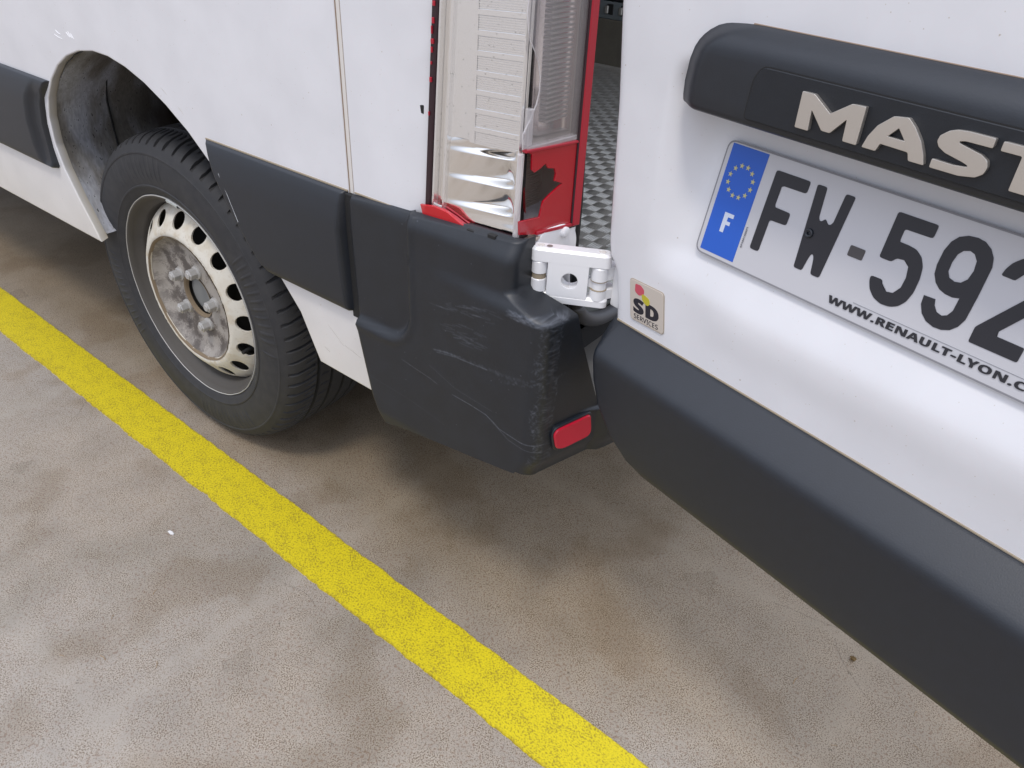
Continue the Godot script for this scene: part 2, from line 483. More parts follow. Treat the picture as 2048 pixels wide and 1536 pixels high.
func _ready() -> void:
	# --- camera
	var cam := Camera3D.new(); cam.name = "camera"
	var yaw := 0.937280233; var pitch := 0.598992613; var roll := 0.052878094
	var fwd := Vector3(-cos(pitch) * cos(yaw), -sin(pitch), -cos(pitch) * sin(yaw))
	var right := fwd.cross(Vector3.UP).normalized(); var up := right.cross(fwd)
	cam.transform = Transform3D(Basis(right * cos(roll) + up * sin(roll), up * cos(roll) - right * sin(roll), -fwd), Vector3(1.36794, 1.10850, 0.66217))
	cam.fov = rad_to_deg(2.0 * atan(768.0 / 1511.508)); cam.near = 0.02; cam.far = 400.0
	add_child(cam); cam.current = true
	# --- sky, sun, exposure
	var env := Environment.new()
	var sky := Sky.new(); var sk := ProceduralSkyMaterial.new()
	sk.sky_top_color = Color(0.905, 0.93, 1.0); sk.sky_horizon_color = Color(0.50, 0.515, 0.55); sk.sky_curve = 1.0
	sk.ground_bottom_color = Color(0.42, 0.40, 0.38); sk.ground_horizon_color = Color(0.55, 0.54, 0.53)
	sk.sky_energy_multiplier = 1.4; sk.ground_energy_multiplier = 1.0; sk.sun_angle_max = 0.0
	sky.sky_material = sk
	env.background_mode = Environment.BG_SKY; env.sky = sky
	env.tonemap_mode = Environment.TONE_MAPPER_LINEAR; env.tonemap_exposure = 1.21
	env.sdfgi_enabled = true; env.ssao_enabled = true; env.ssil_enabled = true
	var we := WorldEnvironment.new(); we.name = "environment"; we.environment = env; add_child(we)
	var sun := DirectionalLight3D.new(); sun.name = "sun"
	sun.light_energy = 0.32; sun.light_angular_distance = 10.0; sun.light_color = Color(1.0, 0.97, 0.93); sun.shadow_enabled = true
	sun.look_at_from_position(Vector3.ZERO, Vector3(-0.15, -1.0, -0.45), Vector3.RIGHT)
	add_child(sun)

	make_materials()
	make_ground_materials()
	var dh := Vector3(cos(DOOR_PHI), 0, sin(DOOR_PHI)); var dn := Vector3(-sin(DOOR_PHI), 0, cos(DOOR_PHI))
	door_t = Transform3D(Basis(dh, Vector3.UP, dn), dn * -0.3103)

	ground()
	var van := Node3D.new(); van.name = "van"; add_child(van)
	tag(van, "white panel van with black plastic trim, broken tail light and opened rear door", "van")
	body(van)
	wheel(van)
	mouldings(van)
	bumper(van)
	tail_light(van)
	cargo(van)
	door(van)
	hinge(van)
	litter()

# ------------------------------------------------------------------ ground
func ground() -> void:
	var s := Shape.new()
	var K := 3.6
	# one sheet to the horizon, finer in the middle
	var xs := [-150.0, -40.0, -10.0]
	for k in 81: xs.append(-4.0 + 0.1 * k)
	xs.append_array([10.0, 40.0, 150.0])
	for i in xs.size() - 1:
		for j in xs.size() - 1:
			var a := Vector3(xs[i], 0, xs[j]); var b := Vector3(xs[i], 0, xs[j + 1]); var c := Vector3(xs[i + 1], 0, xs[j + 1]); var d := Vector3(xs[i + 1], 0, xs[j])
			s.quad(a, b, c, d, Vector2(a.x, a.z) / K, Vector2(b.x, b.z) / K, Vector2(c.x, c.z) / K, Vector2(d.x, d.z) / K)
	s.face_out(Vector3.UP)
	# shade beside and under the van painted into the colour, with brown floor dirt
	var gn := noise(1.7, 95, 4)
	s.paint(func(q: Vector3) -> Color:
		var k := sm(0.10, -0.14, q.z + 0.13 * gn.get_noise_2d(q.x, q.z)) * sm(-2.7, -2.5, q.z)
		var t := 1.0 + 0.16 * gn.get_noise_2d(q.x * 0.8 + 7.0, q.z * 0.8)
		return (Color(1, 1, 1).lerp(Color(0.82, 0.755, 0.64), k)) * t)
	# the fine grain uses the second UV set
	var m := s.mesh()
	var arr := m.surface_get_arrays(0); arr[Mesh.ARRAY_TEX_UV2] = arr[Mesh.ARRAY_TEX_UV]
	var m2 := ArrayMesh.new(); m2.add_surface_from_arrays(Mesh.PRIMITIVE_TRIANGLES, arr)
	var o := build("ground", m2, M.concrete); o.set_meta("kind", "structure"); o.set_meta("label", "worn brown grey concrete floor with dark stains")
	# the yellow line: two strokes of paint that overlap with a small step, ragged edges
	var rng := RandomNumberGenerator.new(); rng.seed = 5
	var en := noise(14.0, 91, 4); var en2 := noise(60.0, 92, 2)
	var l := Shape.new()
	var edges := func(x: float) -> Vector2:
		var zi: float = 0.0085 + 0.0208 * x - 0.012 + (0.0 if x < 0.475 else 0.0016)
		var zo: float = 0.1005 + 0.0178 * x + (0.0 if x < 0.40 else 0.002)
		zi += 0.0024 * en.get_noise_2d(x, 0.0) + 0.0010 * en2.get_noise_2d(x, 3.0) + 0.0045 * maxf(0.0, en2.get_noise_2d(x * 0.6, 23.0) - 0.30)
		zo += 0.0034 * en.get_noise_2d(x, 7.0) + 0.0012 * en2.get_noise_2d(x, 9.0) - 0.0060 * maxf(0.0, en2.get_noise_2d(x * 0.6, 29.0) - 0.28)
		return Vector2(zi, zo)
	var n := 1400
	var top := 0.0030
	for i in n:
		var x0 := lerpf(-4.0, 3.0, float(i) / n); var x1 := lerpf(-4.0, 3.0, float(i + 1) / n)
		var a: Vector2 = edges.call(x0); var b: Vector2 = edges.call(x1)
		var u0 := x0 / 2.1; var u1 := x1 / 2.1
		l.quad(Vector3(x0, top, a.x), Vector3(x0, top, a.y), Vector3(x1, top, b.y), Vector3(x1, top, b.x), Vector2(u0, 0.01), Vector2(u0, 0.99), Vector2(u1, 0.99), Vector2(u1, 0.01))
		l.quad(Vector3(x0, 0.0, a.y + 0.0008), Vector3(x1, 0.0, b.y + 0.0008), Vector3(x1, top, b.y), Vector3(x0, top, a.y), Vector2(u0, 0.99), Vector2(u1, 0.99), Vector2(u1, 0.98), Vector2(u0, 0.98))
		l.quad(Vector3(x0, 0.0, a.x - 0.0008), Vector3(x0, top, a.x), Vector3(x1, top, b.x), Vector3(x1, 0.0, b.x - 0.0008), Vector2(u0, 0.01), Vector2(u0, 0.02), Vector2(u1, 0.02), Vector2(u1, 0.01))
	l.face_out(Vector3.UP)
	var line := build("road_marking", l, M.line); line.set_meta("kind", "structure"); line.set_meta("label", "worn yellow painted parking line running beside the van")

# ------------------------------------------------------------------ body panels
func side_z(v: Vector2) -> float:
	return -0.30 * pow(maxf(0.0, v.y - 1.05), 2.0) * 0.35 - 0.05 * pow(maxf(0.0, 0.50 - v.y), 2.0)

func paint_tone(q: Vector3) -> Color:   # old dirt that clings low on the body
	var k := 1.0 - sm(0.42, 0.62, q.y)
	var c := Color(1, 1, 1).lerp(Color(0.95, 0.91, 0.82), k)
	if q.y < 0.9 and q.x > -0.4: c = c.lerp(Color(0.66, 0.60, 0.48), sm(-0.0015, -0.006, q.z))
	return c

func arch_curve() -> PackedVector2Array:   # from the front foot of the arch over its top to the rear foot
	return pts([-0.226, 0.405, -0.233, 0.428, -0.270, 0.490, -0.300, 0.549, -0.311, 0.600, -0.303, 0.655, -0.280, 0.697, -0.243, 0.737, -0.200, 0.769, -0.155, 0.792, -0.104, 0.808, -0.050, 0.816, 0.000, 0.815, 0.050, 0.806, 0.100, 0.790, 0.153, 0.765, 0.205, 0.733, 0.255, 0.692, 0.300, 0.647, 0.345, 0.595, 0.395, 0.546, 0.443, 0.491, 0.480, 0.412])

func body(van: Node) -> void:
	var arch := arch_curve()
	var o := PackedVector2Array([Vector2(-3.2, 0.41)])
	for v in arch: o.append(v)
	o[1] = Vector2(-0.226, 0.41); o[o.size() - 1] = Vector2(0.480, 0.41)
	o.append_array(pts([0.70, 0.405, 0.70, 0.722, 0.5875, 0.722, 0.5875, 2.2, -3.2, 2.2]))
	var s := sheet(o, [], side_z, 0.019, 0.07, 0.003, 0.012)
	s.paint(paint_tone)
	build("side_panel", s, M.paint, van, 50.0)
	# corner panel between the seam and the tail light
	var c := sheet(pts([0.5965, 0.715, 0.7200, 0.715, 0.7275, 0.735, 0.790, 1.48, 0.80, 2.2, 0.5965, 2.2]), [], func(v): return side_z(v) - 0.010 * sm(0.702, 0.730, v.x - (v.y - 0.735) * 0.083), 0.022, 0.03, 0.003, 0.02)
	c.paint(func(_q): return Color(1, 1, 1))
	build("corner_panel", c, M.paint, van, 50.0)
	var w := Shape.new(); w.add(block(Vector3(0.584, 0.722, -0.02), Vector3(0.600, 2.2, -0.0022), 0.001))
	build("seam_sealer", w, M.sealer, van)
	var st := Shape.new()
	st.add(block(Vector3(0.5870, 0.724, -0.02), Vector3(0.5883, 2.19, -0.0012), 0.0004))
	st.add(block(Vector3(0.5957, 0.724, -0.02), Vector3(0.5970, 2.19, -0.0012), 0.0004))
	build("seam_stain", st, M.sealer_stain, van)
	# pillar under and behind the tail light, rounded at its corner
	var plan := rounded(pts([0.70, -0.012, 0.868, -0.012, 0.874, -0.060, 0.880, -0.133, 0.80, -0.140, 0.70, -0.10]), 0.016, 6)
	var pl := Shape.new()
	var pr := prism(plan, 0.640, 0.752, 0.0)
	for i in pr.p.size(): pr.p[i] = Vector3(pr.p[i].x, pr.p[i].z, pr.p[i].y)
	pr.flip(); pl.add(pr); 
	var back := prism(rounded(pts([0.66, -0.02, 0.760, -0.02, 0.760, -0.136, 0.66, -0.14]), 0.01, 3), 0.752, 2.2)
	for i in back.p.size(): back.p[i] = Vector3(back.p[i].x, back.p[i].z, back.p[i].y)
	back.flip(); pl.add(back)
	var jamb := prism(rounded(pts([0.76, -0.116, 0.868, -0.1195, 0.868, -0.136, 0.76, -0.14]), 0.004, 3), 0.752, 2.2)
	for i in jamb.p.size(): jamb.p[i] = Vector3(jamb.p[i].x, jamb.p[i].z, jamb.p[i].y)
	jamb.flip(); pl.add(jamb)
	pl.paint(func(_q): return Color(1, 1, 1))
	build("rear_pillar", pl, M.paint, van, 40.0)
	var seal := tube(PackedVector3Array([Vector3(0.868, 0.60, -0.141), Vector3(0.868, 0.75, -0.141), Vector3(0.850, 1.2, -0.140), Vector3(0.850, 2.1, -0.140)]), 0.007)
	build("door_seal", seal, M.rubber_black, van)
	# wheel arch lining: a tunnel that follows the arch, and its inner wall
	var nn := arch.size() - 1
	var lin := grid(nn, 8, func(i: int, j: int):
		var q := arch[i]; var k := 1.0 + 0.05 * sm(0.0, 3.0, j)
		var wob := 0.006 * sin(i * 1.3 + j * 0.9)
		return Vector3(q.x * k + 0.01 * (k - 1.0), maxf(0.424, 0.41 + (q.y - 0.41) * k + wob * (1.0 if j > 0 else 0.0)), -0.017 - 0.055 * j))
	lin.face_out(Vector3(0, -1, 0.0))
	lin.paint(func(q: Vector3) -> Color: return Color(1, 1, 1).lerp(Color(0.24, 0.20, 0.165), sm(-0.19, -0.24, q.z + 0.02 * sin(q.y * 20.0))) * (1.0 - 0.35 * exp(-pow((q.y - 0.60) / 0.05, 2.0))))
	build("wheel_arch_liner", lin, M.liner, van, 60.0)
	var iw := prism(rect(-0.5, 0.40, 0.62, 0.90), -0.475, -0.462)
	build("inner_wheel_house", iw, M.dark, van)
	var seamline := PackedVector3Array()
	for k in 12: seamline.append(Vector3(arch[k].x * 1.047 + 0.005, 0.41 + (arch[k].y - 0.41) * 1.047, -0.128 - 0.003 * sin(k * 1.9)))
	build("liner_joint", tube(seamline, 0.0022, 6), M.rubber_black, van)
	# shell that shades the ground and the load space
	build("underbody", block(Vector3(-3.2, 0.36, -1.95), Vector3(-0.36, 0.40, -0.05), 0.005), M.dark, van)
	build("rear_underbody", block(Vector3(0.50, 0.40, -1.95), Vector3(0.655, 0.44, -0.06), 0.005), M.dark, van)
	build("bumper_underside", block(Vector3(0.655, 0.425, -1.95), Vector3(0.925, 0.434, -0.012), 0.002), M.dark, van)  # unseen plate added to stop light leaking through the open bumper
	build("far_sill", block(Vector3(-3.2, 0.36, -2.07), Vector3(0.90, 0.45, -2.0), 0.004), M.dark, van)
	var spare := lathe(pts([0.20, 0.09, 0.22, 0.10, 0.31, 0.10, 0.34, 0.07, 0.345, 0.0, 0.34, -0.07, 0.31, -0.10, 0.22, -0.10, 0.20, -0.09, 0.20, 0.09]), 48)  # unseen parts from here to the axle beam, added to block light
	for i in spare.p.size(): spare.p[i] = Vector3(spare.p[i].x, spare.p[i].z, -spare.p[i].y)
	spare.close()
	var sw := build("added_spare_wheel", spare, M.tyre, van); sw.position = Vector3(0.47, 0.335, -1.02)
	build("added_leaf_spring", block(Vector3(-0.6, 0.285, -0.43), Vector3(0.60, 0.31, -0.36), 0.004), M.dark, van)
	build("added_silencer", tube(PackedVector3Array([Vector3(-0.9, 0.30, -0.62), Vector3(-0.3, 0.30, -0.62)]), 0.09, 16), M.dark, van)
	var far := lathe(pts([0.20, 0.10, 0.32, 0.11, 0.338, 0.08, 0.338, -0.08, 0.32, -0.11, 0.20, -0.10, 0.20, 0.10]), 48); far.close()
	var fw := build("far_wheel", far, M.tyre, van); fw.position = Vector3(0, 0.335, -1.90)
	build("axle_beam", block(Vector3(-0.06, 0.28, -1.7), Vector3(0.06, 0.36, -0.30), 0.01), M.dark, van)
	var rf := block(Vector3(-3.2, 2.2, -2.07), Vector3(0.85, 2.25, -0.10), 0.01); rf.paint(func(_q): return Color(1, 1, 1))
	build("roof", rf, M.paint, van)
	var rw := block(Vector3(-3.2, 0.45, -2.07), Vector3(0.85, 2.2, -2.04), 0.005); rw.paint(func(_q): return Color(1, 1, 1))
	build("far_side_panel", rw, M.paint, van)
	build("bulkhead", block(Vector3(-2.6, 0.5, -2.03), Vector3(-2.56, 2.2, -0.03), 0.005), M.wall_board, van)

# ------------------------------------------------------------------ wheel
func wheel(van: Node) -> void:
	var w := Node3D.new(); w.name = "wheel"; w.position = Vector3(0, 0.335, 0); van.add_child(w)
	# tyre, outside face at z -0.04
	var prof := pts([0.2150, -0.0560, 0.2185, -0.0500, 0.2230, -0.0455, 0.2300, -0.0420, 0.2360, -0.0395, 0.2375, -0.0380, 0.2400, -0.0378, 0.2415, -0.0392,
		0.2520, -0.0372, 0.2640, -0.0362, 0.2760, -0.0362, 0.2880, -0.0372, 0.2990, -0.0392, 0.3010, -0.0382, 0.3035, -0.0386, 0.3050, -0.0405, 0.3110, -0.0430, 0.3170, -0.0470, 0.3230, -0.0530, 0.3275, -0.0610, 0.3300, -0.0680, 0.3320, -0.0760, 0.3334, -0.0850, 0.3342, -0.0930,
		0.3348, -0.1010, 0.3348, -0.1030, 0.3280, -0.1040, 0.3280, -0.1105, 0.3352, -0.1115, 0.3356, -0.1250, 0.3358, -0.1385, 0.3285, -0.1395, 0.3285, -0.1460, 0.3358, -0.1470, 0.3358, -0.1750, 0.3285, -0.1760, 0.3285, -0.1825, 0.3356, -0.1835, 0.3350, -0.2100, 0.3285, -0.2110, 0.3285, -0.2175, 0.3345, -0.2185, 0.3330, -0.2400, 0.3270, -0.2600, 0.3150, -0.2680, 0.2800, -0.2720, 0.2300, -0.2650, 0.2150, -0.2550])
	var N := 864; var P := 72
	var ty := lathe(prof, N, func(a: float, r: float, z: float):
		var d := 0.0
		if r > 0.316 and z > -0.1015 and z < -0.046:      # shoulder sipes, slanting across the tread
			var ph := fposmod(a * P / TAU + (z + 0.05) * 9.0 + 0.05 * sin(a * 7.0), 1.0)
			var deep: float = sm(-0.046, -0.056, z)
			if ph < 0.19: d -= 0.0062 * deep
			elif z < -0.082 and absf(ph - 0.6) < 0.07: d -= 0.003
		elif r > 0.332 and z < -0.112 and z > -0.137:
			var ph2 := fposmod(a * P / TAU + 0.5 - (z + 0.11) * 14.0, 1.0)
			if ph2 < 0.14: d -= 0.004
		elif r > 0.245 and r < 0.298 and z > -0.05:     # faint moulded marks on the sidewall
			var sec := fposmod(a, TAU / 3.0)
			if sec > 0.35 and sec < 1.15:
				var ph3 := fposmod(a * 21.0, 1.0)
				if ph3 > 0.82: d += 0.0
		return d)
	# raised marks on the sidewall: pushed out along z
	for i in ty.p.size():
		var q: Vector3 = ty.p[i]
		var r := Vector2(q.x, q.y).length()
		if q.z > -0.05 and r > 0.262 and r < 0.290:
			var a := fposmod(atan2(q.y, q.x), TAU)
			var sec := fposmod(a + 0.4, TAU / 4.0)
			if sec > 0.3 and sec < 1.05 and fposmod(a * 17.0, 1.0) > 0.72: ty.p[i].z += 0.0012
		if q.y < -0.3295: ty.p[i].y = -0.3345 + 0.12 * (q.y + 0.3295) if q.y < -0.3345 else q.y
	ty.close()
	build("tyre", ty, M.tyre, w, 32.0)
	# rim: flange, barrel
	var rp := pts([0.2130, -0.0600, 0.2150, -0.0530, 0.2190, -0.0495, 0.2200, -0.0475, 0.2185, -0.0458, 0.2160, -0.0460, 0.2130, -0.0490, 0.2105, -0.0560, 0.2080, -0.0640, 0.2000, -0.0700, 0.1980, -0.0760, 0.1975, -0.1000, 0.1960, -0.1300, 0.1850, -0.1500, 0.1840, -0.2400])
	var rim := lathe(rp, 128); rim.face_out(Vector3(0, 0, 1))
	build("rim_barrel", rim, M.barrel, w, 40.0)
	var lip := lathe(pts([0.2175, -0.0470, 0.2181, -0.0453, 0.2188, -0.0448, 0.2196, -0.0452, 0.2202, -0.0472, 0.2196, -0.0490]), 160, func(a: float, r: float, z: float): return 0.0004 * sin(a * 23.0) * sin(a * 7.0))
	lip.face_out(Vector3(0, 0, 1))
	build("rim_edge", lip, mat(Color(0.50, 0.49, 0.46), 0.5), w, 60.0)
	# disc with sixteen round vents
	var zf := func(v: Vector2) -> float:
		return pick([0.0, -0.071, 0.046, -0.071, 0.049, -0.069, 0.056, -0.0685, 0.066, -0.0695, 0.09, -0.0685, 0.112, -0.066, 0.124, -0.0600, 0.131, -0.0500, 0.136, -0.0452, 0.141, -0.0437, 0.146, -0.0445, 0.153, -0.0490, 0.164, -0.0570, 0.176, -0.0660, 0.186, -0.0745, 0.194, -0.0850, 0.197, -0.0950], v.length())
	var ring := PackedVector2Array()
	for k in 120: ring.append(Vector2.from_angle(TAU * k / 120) * 0.1965)
	var vents := []
	for k in 16:
		var c := Vector2.from_angle(deg_to_rad(0.5 + 22.5 * k)) * 0.1695
		var h := PackedVector2Array()
		for q in 20:
			var e := Vector2.from_angle(TAU * q / 20)
			h.append(c + c.normalized() * e.x * 0.0152 + c.normalized().orthogonal() * e.y * 0.0172)
		vents.append(h)
	var bore := PackedVector2Array()
	for k in 48: bore.append(Vector2.from_angle(TAU * k / 48) * 0.0440)
	vents.append(bore)
	var mid := PackedVector2Array()
	for k in 120: mid.append(Vector2.from_angle(TAU * k / 120) * 0.1325)
	var hub_hole := [vents.pop_back()]
	var hubs := sheet(mid, hub_hole, zf, 0.005, 0.0075, 0.0006, 0.006)
	vents.append(mid)
	var outer := sheet(ring, vents, zf, 0.005, 0.0075, 0.0012, 0.006)
	build("wheel_disc", outer, M.rim, w, 50.0)
	build("hub_face", hubs, M.hub, w, 50.0)
	var rr := lathe(pts([0.1318, -0.0498, 0.1335, -0.0466, 0.1352, -0.0447, 0.1368, -0.0439]), 120, func(a: float, _r: float, _z: float): return 0.0006 * sin(a * 5.0) + 0.0004 * sin(a * 17.0)); rr.face_out(Vector3(0, 0, 1))
	build("rust_ring", rr, M.rust, w, 60.0)
	var r2 := lathe(pts([0.0425, -0.0760, 0.0438, -0.0700, 0.0462, -0.0682, 0.0485, -0.0680]), 64); r2.face_out(Vector3(0, 0, 1))
	build("bore_edge", r2, M.rust, w, 60.0)
	var cap := lathe(pts([0.0001, -0.0800, 0.030, -0.0800, 0.036, -0.0805, 0.042, -0.0830, 0.043, -0.0900]), 48); cap.face_out(Vector3(0, 0, 1))
	build("hub_cap", cap, mat(Color(0.20, 0.205, 0.20), 0.5), w, 40.0)
	var drum := lathe(pts([0.001, -0.150, 0.150, -0.150, 0.165, -0.155, 0.168, -0.20]), 48); drum.face_out(Vector3(0, 0, 1))
	build("brake_drum", drum, M.dark, w, 40.0)
	# wheel bolts: washer, collar, hexagonal head
	for deg in [146.0, 75.0, 3.0, -69.0, -141.0]:
		var b := Shape.new()
		var ws := lathe(pts([0.0001, 0.0055, 0.0105, 0.0055, 0.0140, 0.0040, 0.0150, 0.0, 0.0145, -0.004]), 24); ws.face_out(Vector3(0, 0, 1)); b.add(ws)
		var hex := PackedVector2Array()
		for k in 6: hex.append(Vector2.from_angle(TAU * k / 6 + deg * 0.03) * 0.0116)
		b.add(prism(rounded(hex, 0.0015, 2), 0.002, 0.0215, 0.0014))
		b.add(prism(rounded(hex, 0.0045, 3), 0.0200, 0.0240, 0.001), Transform3D(Basis.from_scale(Vector3(0.72, 0.72, 1)), Vector3.ZERO))
		var o := build("wheel_bolt", b, M.bolt, w, 30.0)
		o.position = Vector3(cos(deg_to_rad(deg)) * 0.0625, sin(deg_to_rad(deg)) * 0.0625, -0.0690)
	var valve := tube(PackedVector3Array([Vector3(0.156, -0.064, -0.09), Vector3(0.158, -0.065, -0.066), Vector3(0.160, -0.066, -0.052)]), 0.0042)
	build("valve", valve, M.rubber_black, w)
	var wt := Shape.new()
	var wg := grid(14, 3, func(i: int, j: int):
		var a := deg_to_rad(80.0 + 9.5 * i / 14.0)
		var r: float = [0.2188, 0.2178, 0.2130, 0.2090][j]; var z: float = [-0.0455, -0.0432, -0.0445, -0.0560][j]
		return Vector3(cos(a) * r, sin(a) * r, z))
	wg.face_out(Vector3(0, 0, 1)); wt.add(wg)
	build("balance_weight", wt, M.weight, w, 50.0)

# ------------------------------------------------------------------ side mouldings
func mouldings(van: Node) -> void:
	var prof := [[0.7330, 0.0], [0.7325, 0.0050], [0.7290, 0.0085], [0.7150, 0.0125], [0.6950, 0.0165], [0.6800, 0.0180], [0.6400, 0.0185], [0.5900, 0.0178], [0.5620, 0.0165], [0.5520, 0.0140], [0.5475, 0.0095], [0.5460, 0.0]]
	var n := 60
	# the piece behind the wheel, its front end cut along the arch
	var rear := grid(n, prof.size() - 1, func(i: int, j: int):
		var y: float = prof[j][0]; var z: float = prof[j][1]
		var x0 := pick([0.546, 0.412, 0.549, 0.388, 0.556, 0.372, 0.600, 0.334, 0.640, 0.307, 0.690, 0.276, 0.720, 0.261, 0.733, 0.255], y)
		var x1 := pick([0.546, 0.5835, 0.68, 0.5815, 0.725, 0.5835, 0.733, 0.5865], y)
		var t := float(i) / n
		t = t * t * (3.0 - 2.0 * t)
		var e := minf(sm(-0.002, 0.010, (x1 - x0) * t), sm(-0.0015, 0.007, (x1 - x0) * (1.0 - t)))
		return Vector3(lerpf(x0, x1, t), y, z * e + (-0.001 if i == 0 or i == n else 0.0)))
	rear.face_out(Vector3(0, 0, 1))
	var o := build("side_moulding", rear, M.plastic, van, 60.0); o.set_meta("label", "black side moulding behind the wheel, scratched at its front tip")
	var front := grid(90, prof.size() - 1, func(i: int, j: int):
		var y: float = prof[j][0]; var z: float = prof[j][1]
		var x1 := pick([0.546, -0.326, 0.552, -0.318, 0.560, -0.316, 0.600, -0.3185, 0.655, -0.3105, 0.697, -0.289, 0.733, -0.252], y)
		var t := float(i) / 90.0; t = 1.0 - (1.0 - t) * (1.0 - t)
		var x := lerpf(-3.2, x1, t)
		var e := sm(-0.002, 0.010, x1 - x)
		var dip := 0.010 * sm(-0.052, -0.034, x - x1) * sm(0.55, 0.57, y) * (1.0 - sm(0.70, 0.72, y))
		return Vector3(x, y, z * e - dip))
	front.face_out(Vector3(0, 0, 1))
	build("side_moulding", front, M.plastic, van, 60.0)
	# scratches on the piece behind the wheel
	var sc := Shape.new()
	sc.add(tube(PackedVector3Array([Vector3(0.301, 0.692, 0.0166), Vector3(0.318, 0.662, 0.0180), Vector3(0.336, 0.622, 0.0184)]), 0.00055, 5))
	build("scratch", sc, M.scratch_white, van)
	var marks := mat(Color(0.93, 0.93, 0.94), 0.5); var dark_marks := mat(Color(0.42, 0.39, 0.34), 0.8)
	for l in [[-0.176, 0.826, -0.150, 0.822], [-0.168, 0.834, -0.152, 0.829], [-0.128, 0.836, -0.118, 0.829], [-0.121, 0.838, -0.112, 0.829], [-0.113, 0.836, -0.105, 0.828]]:
		build("paint_scratch", tube(PackedVector3Array([Vector3(l[0], l[1], 0.0), Vector3((l[0] + l[2]) * 0.5, (l[1] + l[3]) * 0.5 - 0.001, 0.0002), Vector3(l[2], l[3], 0.0)]), 0.0006, 5), marks, van)
	for l in [[0.512, 0.494, 0.545, 0.468], [0.548, 0.470, 0.584, 0.462], [0.150, 0.792, 0.166, 0.783], [0.190, 0.770, 0.204, 0.760], [0.497, 0.447, 0.509, 0.441], [0.600, 0.450, 0.607, 0.445]]:
		build("paint_scratch", tube(PackedVector3Array([Vector3(l[0], l[1], -0.0003), Vector3((l[0] + l[2]) * 0.5, (l[1] + l[3]) * 0.5 + 0.0008, 0.0), Vector3(l[2], l[3], -0.0003)]), 0.0004, 5), dark_marks, van)
	build("gap_shade_strip", block(Vector3(0.578, 0.536, -0.01), Vector3(0.602, 0.731, 0.0035), 0.002), M.rubber_black, van)  # dark strip standing in for the shade deep in the gap
	var de := Shape.new()
	de.add(block(Vector3(0.256, 0.7325, -0.004), Vector3(0.586, 0.7350, 0.0014), 0.0006))
	de.add(block(Vector3(0.600, 0.7335, -0.004), Vector3(0.690, 0.7358, 0.0012), 0.0006))
	build("dirt_line", de, M.dirt_edge, van)

